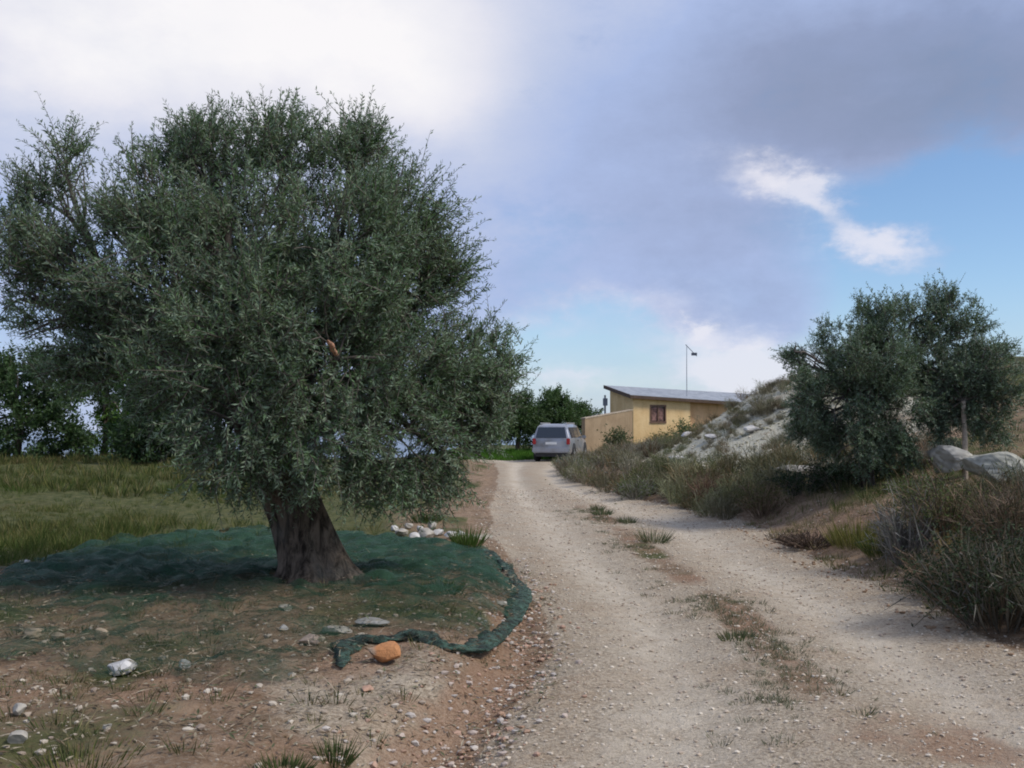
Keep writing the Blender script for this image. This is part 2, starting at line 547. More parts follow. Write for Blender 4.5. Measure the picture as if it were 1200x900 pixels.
# ------------------------------------------------------------------ vegetation makers
def unit(a): return a / np.maximum(np.linalg.norm(a, axis=-1, keepdims=True), 1e-9)


def leaves(P, D, ln, wd, rng, flat=None):
    """one rhombus per leaf: base P, direction D"""
    n = len(P)
    D = unit(D)
    side = unit(np.cross(D, unit(rng.normal(size=(n, 3))) if flat is None else flat))
    ln = np.asarray(ln).reshape(-1, 1) * np.ones((n, 1)); wd = np.asarray(wd).reshape(-1, 1) * np.ones((n, 1))
    up = np.cross(side, D)
    mid = P + D * ln * .48 + up * ln * .05
    V = np.stack([P, mid + side * wd * .5, P + D * ln, mid - side * wd * .5], 1).reshape(-1, 3)
    i = np.arange(n)[:, None] * 4
    return V, np.concatenate([i, i + 1, i + 2, i + 3], 1)


def tube_arrays(paths, sides=4):
    """paths: list of (points (k,3), radii (k,)) -> verts, quads"""
    Vs, Fs, off = [], [], 0
    for pts, rad in paths:
        pts = np.asarray(pts, float); rad = np.asarray(rad, float)
        k = len(pts)
        tan = unit(np.gradient(pts, axis=0))
        ref = np.array([0, 0, 1.0]) if abs(tan[0][2]) < .9 else np.array([1.0, 0, 0])
        a = unit(np.cross(tan, ref)); b = np.cross(tan, a)
        th = np.linspace(0, 2 * np.pi, sides, endpoint=False)
        ring = pts[:, None, :] + rad[:, None, None] * (np.cos(th)[None, :, None] * a[:, None, :] + np.sin(th)[None, :, None] * b[:, None, :])
        Vs.append(ring.reshape(-1, 3))
        i = off + np.arange(k * sides).reshape(k, sides)
        j = np.roll(i, -1, axis=1)
        Fs.append(np.stack([i[:-1], j[:-1], j[1:], i[1:]], -1).reshape(-1, 4))
        off += k * sides
    return np.concatenate(Vs), np.concatenate(Fs)


def curve_between(p0, p1, rng, k=8, sag=.12, up=.0):
    p0 = np.array(p0, float); p1 = np.array(p1, float)
    t = np.linspace(0, 1, k)[:, None]
    L = np.linalg.norm(p1 - p0)
    mid = (p0 + p1) / 2 + rng.normal(size=3) * L * sag + np.array([0, 0, up * L])
    pts = (1 - t) ** 2 * p0 + 2 * t * (1 - t) * mid + t ** 2 * p1
    pts[1:-1] += rng.normal(size=(k - 2, 3)) * L * .012
    return pts


def shoots(P, D, length, rng, nleaf, leaf_len, leaf_w, droop=.0, curl=.25, cols=None, tint_var=.25):
    """leafy twigs: returns leaf verts/faces/colours and twig verts/faces"""
    n = len(P)
    D = unit(D)
    length = np.asarray(length).reshape(-1, 1)
    bend = rng.normal(size=(n, 3)) * curl
    bend[:, 2] -= droop
    K = nleaf
    t = (np.arange(K) + rng.random((n, K)) * .8) / K                 # (n,K)
    t3 = t[..., None]
    base = P[:, None, :] + D[:, None, :] * length[:, None, :] * t3 + bend[:, None, :] * length[:, None, :] * (t3 ** 2) * .6
    tan = unit(D[:, None, :] + bend[:, None, :] * 1.2 * t3)
    rad = unit(np.cross(tan, rng.normal(size=(n, K, 3))))
    ld = tan * .6 + rad * (.95 - .3 * t3) + np.array([0, 0, .05])
    ll = leaf_len * (.7 + .5 * rng.random((n, K))) * (1 - .35 * t ** 3)
    V, Fq = leaves(base.reshape(-1, 3), ld.reshape(-1, 3), ll.ravel(), (ll * leaf_w / leaf_len).ravel(), rng)
    cols = np.asarray(cols)
    c0 = cols[rng.integers(0, len(cols), n)]
    c = c0[:, None, :] * (1 + (rng.random((n, K, 1)) - .5) * 2 * tint_var)
    C = np.repeat(c.reshape(-1, 3), 4, axis=0)
    # twig as a two-segment three-sided tube
    tt = np.array([0, .5, 1.0])[None, :, None]
    sp = P[:, None, :] + D[:, None, :] * length[:, None, :] * tt + bend[:, None, :] * length[:, None, :] * tt ** 2 * .6
    a = unit(np.cross(D, rng.normal(size=(n, 3)))); b = np.cross(D, a)
    th = np.array([0, 2.09, 4.19])
    r = np.array([.005, .0035, .0012])[None, :, None, None]
    ring = sp[:, :, None, :] + r * (np.cos(th)[None, None, :, None] * a[:, None, None, :] + np.sin(th)[None, None, :, None] * b[:, None, None, :])
    TV = ring.reshape(-1, 3)
    i = np.arange(n * 9).reshape(n, 3, 3); j = np.roll(i, -1, axis=2)
    TF = np.stack([i[:, :-1], j[:, :-1], j[:, 1:], i[:, 1:]], -1).reshape(-1, 4)
    return V, Fq, C, TV, TF


def crown(lobes, nshoot, rng, sl, nleaf, ll, lw, cols, up=.5, inner=.45, holes=(), tint_var=.25, droop=.0, cv=None):
    """lobes: (cx,cy,cz, r, rz)"""
    lobes = np.array(lobes, float)
    w = lobes[:, 3] ** 2.1; w /= w.sum()
    nc = max(12, nshoot // 17)
    idx = rng.choice(len(lobes), nc, p=w)
    lb = lobes[idx]
    dc = unit(rng.normal(size=(nc, 3)))
    rr = inner + (1 - inner) * rng.random((nc, 1)) ** .5
    CP = lb[:, :3] + dc * lb[:, 3:4] * rr * np.stack([np.ones(nc), np.ones(nc), lb[:, 4] / lb[:, 3]], 1)
    ci = rng.integers(0, nc, nshoot)
    d = unit(dc[ci] * .8 + rng.normal(size=(nshoot, 3)) * .6)
    P = CP[ci] + rng.normal(size=(nshoot, 3)) * sl * .28
    cen = (lobes[:, :3] * w[:, None]).sum(0)
    out = unit(P - cen)
    D = d * .8 + out * .3 + np.array([0, 0, 1.0]) * up * .8 + rng.normal(size=(nshoot, 3)) * .35
    low = (P[:, 2] < cen[2] - .4 * (lobes[:, 2].max() - cen[2]))
    D[low, 2] -= up * 1.3
    if len(holes):
        keep = np.ones(nshoot, bool)
        for (hx, hz, hr) in holes:
            q = P + D * .15
            keep &= ((q[:, 0] - hx) ** 2 + (q[:, 2] - hz) ** 2) > hr * hr
        P, D = P[keep], D[keep]
    n = len(P)
    L = sl * (.6 + .8 * rng.random(n))
    # sink twigs slightly so their tips, not their feet, make the outline
    P = P - unit(D) * (L[:, None] * .35)
    return shoots(P, D, L, rng, nleaf, ll, lw, cols=cols, tint_var=tint_var, droop=droop)


def limb_paths(root, lobes, rng, r0, rmin=.012, sub=5, forks=None):
    paths = []
    root = np.array(root, float)
    for (cx, cy, cz, r, rz) in lobes:
        c = np.array((cx, cy, cz))
        L = np.linalg.norm(c - root)
        pts = curve_between(root, c, rng, 9, .07, .06)
        rad = np.linspace(r0 * (.55 + .5 * r / .8), rmin * 1.6, 9)
        paths.append((pts, rad))
        for k in range(sub):
            e = c + unit(rng.normal(size=3)) * r * .8
            s = pts[rng.integers(5, 9)]
            paths.append((curve_between(s, e, rng, 6, .1, .05), np.linspace(rmin * 1.3, .004, 6)))
    return paths


def make_tree(name, label, cat, base, trunk_paths, lobes, nshoot, sl, nleaf, ll, lw, cols, seed, mat, group=None, r0=.05,
              up=.5, holes=(), root=None, trunk_rad=True, tint_var=.25, sub=5, inner=.45, bark=None, sides=10):
    rng = np.random.default_rng(seed)
    e = empty(name, base)
    tag(e, label, cat, group)
    b = np.array(base, float)
    V, Fq = tube_arrays([(np.array(p) - b, r) for p, r in trunk_paths], sides)
    link_mesh('trunk', np_mesh('trunk', V, Fq, smooth=True), bark or M['bark'], e)
    rt = root if root is not None else trunk_paths[0][0][-1]
    lp = [(p - b, r) for p, r in limb_paths(rt, lobes, rng, r0, sub=sub)]
    BV, BF = tube_arrays(lp, 5)
    V, Fq, C, TV, TF = crown(lobes, nshoot, rng, sl, nleaf, ll, lw, cols, up, inner, holes, tint_var)
    BV2 = np.concatenate([BV, TV - b]); BF2 = np.concatenate([BF, TF + len(BV)])
    link_mesh('branches', np_mesh('branches', BV2, BF2, smooth=True), M['twig'], e)
    link_mesh('crown', np_mesh('crown', V - b, Fq, C), mat, e)
    return e


OLIVE = [(.078, .138, .054), (.092, .155, .066), (.06, .108, .042), (.13, .185, .095), (.18, .22, .14)]


# ------------------------------------------------------------------ the large olive
def big_olive():
    rng = np.random.default_rng(11)
    D0 = 9.2
    sp = [  # px, py, depth offset, radius px (at the tree's distance)
        (235, 207, .2, 62), (325, 188, 0, 60), (328, 168, .1, 30), (410, 206, .1, 60), (418, 188, 0, 34), (240, 176, .2, 34), (460, 250, 0, 56), (180, 240, -.2, 58), (125, 265, 0, 42),
        (72, 190, .1, 22), (52, 235, .2, 32), (38, 300, .1, 44), (80, 310, -.1, 38), (62, 375, 0, 46), (15, 265, .3, 30), (20, 350, .2, 34), (90, 420, 0, 34),
        (290, 290, -.6, 88), (395, 300, -.6, 84), (200, 330, -.5, 78), (125, 340, 0, 52), (110, 395, .2, 45), (470, 330, 0, 62),
        (300, 400, -1.0, 92), (400, 420, -.9, 90), (220, 430, -.6, 70), (485, 420, -.2, 68), (548, 425, .1, 46), (585, 425, .2, 32), (590, 465, .2, 26), (555, 470, .1, 40),
        (530, 490, 0, 52), (470, 515, -.5, 66), (380, 500, -.9, 66), (290, 500, -1.0, 62), (262, 540, -.7, 34), (530, 545, .1, 40), (555, 520, .2, 28), (490, 570, 0, 30),
        (430, 560, -.6, 34), (165, 420, 0, 50), (310, 548, -1.0, 32), (365, 545, -1.1, 26), (500, 300, .1, 40), (525, 330, .2, 22),
        (300, 300, 1.2, 92), (410, 340, 1.3, 90), (200, 340, 1.1, 78), (450, 450, 1.0, 84), (320, 450, 1.2, 76), (220, 430, 1.0, 60)]
    s = D0 / F
    lobes = []
    for px, py, dy, r in sp:
        p = at(px, py, D0 + dy)
        lobes.append((p.x, p.y, p.z, r * s, r * s * .95))
    bx, by = -1.74, 8.95
    bz = Hs(bx, by)
    e = empty('olive_tree', (bx, by, bz))
    tag(e, 'large olive tree with a thick leaning trunk and wide grey-green crown left of the track', 'tree')
    b = np.array((bx, by, bz))
    # gnarled trunk: rings of ridges, three stems fused
    k, sd_ = 46, 72
    hs = np.linspace(-.12, 1.42, k)
    V = []
    th = np.linspace(0, 2 * np.pi, sd_, endpoint=False)
    for h in hs:
        t = max(h, 0) / 1.42
        cx = .02 - .46 * t ** .9 + .03 * math.sin(h * 5)
        cy = .05 * math.sin(h * 3)
        R = .235 + .12 * math.exp(-max(h, 0) / .16) - .02 * math.sin(t * 3.1) + .05 * t
        lobe = .13 * np.cos(3 * th + .9 + 1.1 * h) + .07 * np.cos(5 * th - 1.3 * h + 2) + .05 * np.cos(9 * th + 2.2 * h)
        nz = .16 * np.array([float(vnoise(np.array([a * 4.2 + h * .8]), np.array([h * 3.1]), 77)[0]) - .5 for a in np.minimum(th, 2 * np.pi - th) + 0 * th])
        nz2 = .07 * (vnoise(np.cos(th) * 7 + 3, np.sin(th) * 7 + h * 5, 78) - .5)
        flare = .35 * math.exp(-max(h, 0) / .14) * np.clip(np.cos(4 * th + .4), 0, 1)
        rr = R * (1 + lobe + nz + nz2 + flare)
        V.append(np.stack([cx + rr * np.cos(th), cy + rr * .85 * np.sin(th), np.full(sd_, h)], 1))
    V = np.concatenate(V)
    i = np.arange(k * sd_).reshape(k, sd_); j = np.roll(i, -1, 1)
    Fq = np.stack([i[:-1], j[:-1], j[1:], i[1:]], -1).reshape(-1, 4)
    top = np.array((-.42, 0, 1.3))
    # main limbs belong to the trunk
    lims = []
    ends = [(170, 330, .2, .12), (260, 250, 0, .13), (330, 260, .4, .11), (400, 300, .1, .13), (470, 400, 0, .11), (110, 345, .1, .07),
            (300, 400, -.7, .10), (420, 440, -.6, .09), (500, 460, .3, .08), (380, 380, .9, .10), (210, 380, .8, .09)]
    for px, py, dy, r in ends:
        q = np.array(at(px, py, D0 + dy)) - b
        st = top + np.array([(q[0] - top[0]) * .06, 0, -.12]) + rng.normal(size=3) * .03
        pts = curve_between(st, q, rng, 14, .06, .03)
        lims.append((pts, np.linspace(r * 1.15, .03, 14)))
    LV, LF = tube_arrays(lims, 12)
    LV = LV + (vnoise(LV[:, 0] * 9 + LV[:, 1] * 5, LV[:, 2] * 7, 5)[:, None] - .5) * .04
    trunk_me = np_mesh('trunk', np.concatenate([V, LV]), np.concatenate([Fq, LF + len(V)]), smooth=True)
    link_mesh('trunk', trunk_me, M['bark'], e)
    # finer branches
    lp = []
    for lb in lobes:
        c = np.array(lb[:3]) - b
        best = min(range(len(lims)), key=lambda m: np.min(np.linalg.norm(lims[m][0] - c, axis=1)))
        pts_l = lims[best][0]
        jx = max(3, int(np.argmin(np.linalg.norm(pts_l - c, axis=1))) - 3)
        pts = curve_between(pts_l[jx], c, rng, 8, .08, .04)
        lp.append((pts, np.linspace(.04, .016, 8)))
        for q in range(9):
            en = c + unit(rng.normal(size=3) + np.array([0, 0, .35])) * lb[3] * .9
            lp.append((curve_between(pts[rng.integers(4, 8)], en, rng, 6, .1, .05), np.linspace(.014, .004, 6)))
    BV, BF = tube_arrays(lp, 5)
    holes = []
    for px, py, r in ((300, 243, 17), (392, 258, 13), (178, 320, 11), (103, 300, 9), (90, 250, 10)):
        p = at(px, py, D0)
        holes.append((p.x, p.z, r * s + .09))
    V, Fq, C, TV, TF = crown(lobes, 11800, rng, .33, 25, .060, .0145, OLIVE, up=.62, inner=.42, holes=holes, tint_var=.3)
    # long wispy leaders along the top
    tl = [l for l in lobes if l[2] > 2.9 + .0 and l[1] < 10.3]
    m = 420
    tli = rng.integers(0, len(tl), m)
    tla = np.array(tl)[tli]
    dd = unit(rng.normal(size=(m, 3)) * np.array([.75, .75, .3]) + np.array([0, 0, .9]))
    P = tla[:, :3] + dd * tla[:, 3:4] * .7
    dd2 = dd + np.array([.12, 0, .45])
    V2, F2, C2, TV2, TF2 = shoots(P, dd2, (.20 + .26 * rng.random(m)), rng, 30, .058, .0145, cols=OLIVE, tint_var=.3, curl=.3)
    allV = np.concatenate([V, V2]) - b; allF = np.concatenate([Fq, F2 + len(V)]); allC = np.concatenate([C, C2])
    link_mesh('crown', np_mesh('crown', allV, allF, allC), M['olive_leaf'], e)
    parts = [(BV, BF), (TV - b, TF), (TV2 - b, TF2)]
    vv, ff, o = [], [], 0
    for a, f in parts: vv.append(a); ff.append(f + o); o += len(a)
    link_mesh('branches', np_mesh('branches', np.concatenate(vv), np.concatenate(ff), smooth=True), M['twig'], e)
    # broken limb showing raw wood at the crown's front
    p = np.array(at(383, 398, D0 - 1.75)) - b; q = np.array(at(394, 415, D0 - 1.5)) - b
    SV, SF = tube_arrays([(curve_between(p, q, rng, 6, .05), np.array([.004, .014, .02, .022, .018, .02]))], 8)
    br = link_mesh('broken_branch', np_mesh('broken_branch', SV, SF, smooth=True), simple_mat('raw_wood', (.34, .18, .11), .9, .5, 30), e)
    br['label'] = 'snapped limb with pale reddish raw wood'


big_olive()


# ------------------------------------------------------------------ smaller trees
def px_lobes(lst, Y):
    s = Y / F
    r = []
    for px, py, dy, q in lst:
        p = at(px, py, Y + dy)
        r.append((p.x, p.y, p.z, q * s, q * s * .95))
    return r


def up_trunk(bx, by, pts, r0, r1):
    z = Hs(bx, by) - .1
    P = [(bx, by, z)] + [tuple(p) for p in pts]
    k = 9
    t = np.linspace(0, 1, len(P)); tt = np.linspace(0, 1, k)
    P = np.array(P)
    Q = np.stack([np.interp(tt, t, P[:, i]) for i in range(3)], 1)
    return Q, np.linspace(r0, r1, k)


def right_olives():
    Y = 16.0
    lob = px_lobes([(1000, 400, 0, 36), (1045, 385, 0, 36), (1105, 378, .2, 40), (1130, 376, 0, 26), (1075, 372, .2, 26), (1085, 400, .6, 24), (955, 430, 0, 32), (932, 412, .1, 14), (1020, 372, .2, 22), (1020, 430, -.6, 48),
                    (975, 470, -.4, 42), (1040, 480, -.6, 46), (1000, 520, -.5, 36), (950, 490, 0, 24), (938, 425, .2, 15), (1060, 440, .5, 36),
                    (1020, 430, .9, 46), (1050, 520, -.3, 26), (1150, 410, .3, 26), (960, 505, 0, 30)], Y)
    bx = (1015 - 600) / F * Y; by = Y
    tr = up_trunk(bx, by, [at(1012, 510, Y), at(1020, 460, Y)], .13, .08)
    p = at(1080, 411, Y)
    make_tree('olive_tree', 'bushy young olive tree with foliage down to the bank right of the track', 'tree',
              (bx, by, Hs(bx, by)), [tr], lob, 5200, .27, 19, .068, .017,
              [(.075, .12, .058), (.09, .138, .068), (.12, .16, .092), (.055, .09, .045)], 21, M['olive_leaf'], r0=.045, up=.55,
              holes=[(p.x, p.z, .30)])
    Y = 15.2
    lob = px_lobes([(1160, 430, 0, 30), (1135, 440, .3, 34), (1175, 455, 0, 24), (1105, 455, .3, 32), (1150, 480, .2, 26), (1098, 490, .4, 26),
                    (1165, 505, .4, 20), (1090, 430, .5, 24)], Y)
    bx = (1129 - 600) / F * Y
    tr = up_trunk(bx, Y, [at(1130, 520, Y), at(1129, 470, Y)], .05, .035)
    make_tree('olive_tree', 'slender olive sapling with a thin pale trunk behind the boulder', 'tree',
              (bx, Y, Hs(bx, Y)), [tr], lob, 1700, .27, 18, .068, .017,
              [(.065, .10, .052), (.055, .085, .045), (.085, .12, .065)], 22, M['olive_leaf'], r0=.025, up=.5,
              bark=simple_mat('pale_bark', (.33, .27, .21), .9, .25, 14, bump=.01), sides=8)


right_olives()
GREEN = [(.045, .085, .025), (.06, .10, .035), (.035, .068, .02), (.075, .115, .04)]
DGREEN = [(.05, .092, .032), (.06, .105, .038), (.038, .07, .026)]


def far_trees():
    specs = [
        # left, beyond the field
        ('broadleaf_tree', 'dark green tree at the left edge behind the olive', 36, 20, 525,
         [(20, 440, 0, 36), (-20, 450, 0, 40), (60, 455, .5, 32), (10, 490, 0, 38), (60, 500, 0, 34), (-30, 500, 0, 34), (30, 515, -.5, 34), (85, 515, 0, 22)], DGREEN, 1700, 2),
        ('broadleaf_tree', 'bright green tree showing through the gap under the olive branches at left', 40, 122, 520,
         [(125, 432, 0, 22), (140, 450, 0, 20), (105, 447, 0, 20), (150, 425, 0, 14), (80, 440, .3, 20), (60, 420, 0, 18), (130, 480, 0, 22), (150, 500, 0, 26), (125, 512, 0, 20)], [(.07, .15, .02), (.06, .12, .03), (.09, .16, .03)], 1100, 3),
        ('broadleaf_tree', 'dark rounded tree right of the pale gap at the left of the field', 33, 190, 522,
         [(185, 470, 0, 34), (215, 450, 0, 34), (160, 505, 0, 24), (200, 505, 0, 28), (245, 470, 0, 30), (240, 500, 0, 30), (165, 520, 0, 18), (215, 520, 0, 22)], DGREEN, 1700, 4),
        # behind the car
        ('broadleaf_tree', 'green tree directly behind the parked car', 66, 648, 508,
         [(650, 478, 0, 19), (632, 484, 0, 17), (668, 482, 0, 16), (648, 494, 0, 22), (672, 496, 0, 17), (652, 466, 0, 9), (630, 502, 0, 18)], [(.06, .11, .035), (.075, .125, .045)], 1300, 5),
        ('broadleaf_tree', 'small green tree between the parked car and the low wall', 70, 682, 508,
         [(680, 484, 0, 12), (690, 492, 0, 12), (673, 493, 0, 13), (683, 474, 0, 7)], GREEN, 500, 6),
        ('broadleaf_tree', 'dark green tree left of the parked car beside the olive crown', 60, 606, 512,
         [(610, 475, 0, 18), (598, 488, 0, 20), (620, 490, 0, 16), (585, 480, 0, 18), (608, 502, 0, 22), (625, 505, 0, 18)], GREEN, 1300, 7),
        ('broadleaf_tree', 'olive-green tree behind the right side of the large olive', 52, 560, 512,
         [(560, 470, 0, 26), (540, 485, 0, 28), (575, 490, 0, 22), (520, 480, 0, 24), (555, 500, 0, 26), (585, 500, 0, 22)], GREEN, 1100, 8),
    ]
    for name, label, Y, px, pyb, lo, cols, n, seed in specs:
        bx = (px - 600) / F * Y
        lob = px_lobes(lo, Y)
        zc = min(l[2] for l in lob)
        tr = up_trunk(bx, Y, [Vector((bx + .1, Y, zc)), Vector((bx, Y, np.mean([l[2] for l in lob])))], .16, .07)
        make_tree(name, label, 'tree', (bx, Y, Hs(bx, Y)), [tr], lob, n, .62, 12, .19, .085, cols, seed, M['leaf'], r0=.06,
                  group='trees beyond the clearing', up=.3, sub=3, sides=7)


far_trees()


# ------------------------------------------------------------------ shrubs, weeds, grass
def brush(rng, r=.4, h=.5, stems=60, leaf=10, ll=.03, lw=.012, sc=((.10, .09, .07),), lc=((.10, .12, .08),), dome=.8):
    """stems fanning from the foot with small leaves; verts, quads, colours"""
    az = rng.random(stems) * 2 * np.pi
    sp = np.sqrt(rng.random(stems)) * dome
    base = np.stack([np.cos(az) * r * .25 * rng.random(stems), np.sin(az) * r * .25 * rng.random(stems), np.zeros(stems) - .03], 1)
    tip = np.stack([np.cos(az) * r * sp, np.sin(az) * r * sp, h * (.55 + .45 * rng.random(stems)) * np.sqrt(np.clip(1.05 - sp ** 2 * .75, .05, 1))], 1)
    D = tip - base
    L = np.linalg.norm(D, axis=1)
    V, Fq = leaves(base, D, L, .012 + .006 * rng.random(stems), rng)
    sc = np.array(sc); lc = np.array(lc)
    C = np.repeat(sc[rng.integers(0, len(sc), stems)] * (.7 + .6 * rng.random((stems, 1))), 4, 0)
    # side twigs
    m = stems * 3
    k = rng.integers(0, stems, m); t = .35 + .6 * rng.random((m, 1))
    P = base[k] + D[k] * t
    d2 = unit(D[k]) * .6 + rng.normal(size=(m, 3)) * .45
    V2, F2 = leaves(P, d2, (.12 + .15 * rng.random(m)) * h / .5, .009, rng)
    C2 = np.repeat(sc[rng.integers(0, len(sc), m)] * (.7 + .6 * rng.random((m, 1))), 4, 0)
    out = [(V, Fq, C), (V2, F2, C2)]
    if leaf:
        n = stems * leaf
        k = rng.integers(0, m, n); t = rng.random((n, 1))
        P3 = P[k] + unit(d2[k]) * .2 * t * h / .5
        V3, F3 = leaves(P3, rng.normal(size=(n, 3)) + np.array([0, 0, .5]), ll * (.6 + .8 * rng.random(n)), lw, rng)
        C3 = np.repeat(lc[rng.integers(0, len(lc), n)] * (.7 + .6 * rng.random((n, 1))), 4, 0)
        out.append((V3, F3, C3))
    return join(out)


def tuft(rng, r=.12, h=.3, blades=60, w=.008, cols=((.12, .13, .05),), spread=.5):
    az = rng.random(blades) * 2 * np.pi
    q = np.sqrt(rng.random(blades))
    base = np.stack([np.cos(az) * r * q * .5, np.sin(az) * r * q * .5, np.zeros(blades) - .02], 1)
    D = np.stack([np.cos(az) * spread * q, np.sin(az) * spread * q, np.ones(blades)], 1) + rng.normal(size=(blades, 3)) * .12
    V, Fq = leaves(base, D, h * (.5 + .6 * rng.random(blades)), w, rng)
    cols = np.array(cols)
    C = np.repeat(cols[rng.integers(0, len(cols), blades)] * (.7 + .6 * rng.random((blades, 1))), 4, 0)
    return V, Fq, C


def join(parts):
    V, Fq, C, o = [], [], [], 0
    for v, f, c in parts:
        V.append(v); Fq.append(f + o); C.append(c); o += len(v)
    return np.concatenate(V), np.concatenate(Fq), np.concatenate(C)


def scatter(protos, xs, ys, zs, ss, rng, tilt=.12, shade=.2, tint=None):
    """copies of small plants melted into one mesh"""
    V, Fq, C, o = [], [], [], 0
    for q_, (x, y, z, s) in enumerate(zip(xs, ys, zs, ss)):
        v, f, c = protos[rng.integers(0, len(protos))]
        if tint is not None: c = c * tint[q_]
        a = rng.random() * 6.283; ca, sa = math.cos(a), math.sin(a)
        R = np.array([[ca, -sa, 0], [sa, ca, 0], [rng.normal() * tilt, rng.normal() * tilt, 1]])
        V.append(v @ R.T * s + np.array([x, y, z])); Fq.append(f + o); C.append(c * (1 + (rng.random() - .5) * 2 * shade)); o += len(v)
    return np.concatenate(V), np.concatenate(Fq), np.concatenate(C)


G_DRY = [(.17, .145, .075), (.21, .18, .10), (.13, .12, .06)]
G_GRN = [(.058, .08, .026), (.078, .098, .036), (.045, .062, .022)]
G_YEL = [(.17, .16, .055), (.14, .14, .05)]
B_GREY = [(.21, .20, .175), (.27, .255, .23), (.15, .14, .12)]
B_BRN = [(.17, .12, .085), (.22, .155, .11), (.11, .085, .06)]
L_SAGE = [(.17, .19, .145), (.21, .23, .18), (.12, .145, .095)]
L_GRN = [(.08, .115, .04), (.10, .13, .05), (.12, .14, .055)]


NET_PX = [(-60, 700), (0, 668), (60, 650), (130, 636), (220, 625), (330, 620), (430, 626), (520, 634), (575, 648), (602, 668), (612, 700),
          (600, 728), (570, 755), (535, 758), (500, 745), (470, 742), (430, 745), (405, 752), (403, 790), (330, 806), (240, 800), (150, 795), (80, 786), (0, 780), (-60, 776)]
NET_W = np.array([ground_px(*p) for p in NET_PX])


def in_net(X, Y):
    inside = np.zeros(np.shape(X), bool)
    for i in range(len(NET_W)):
        x0, y0 = NET_W[i]; x1, y1 = NET_W[(i + 1) % len(NET_W)]
        inside ^= ((y0 > Y) != (y1 > Y)) & (X < (x1 - x0) * (Y - y0) / (y1 - y0 + 1e-12) + x0)
    return inside


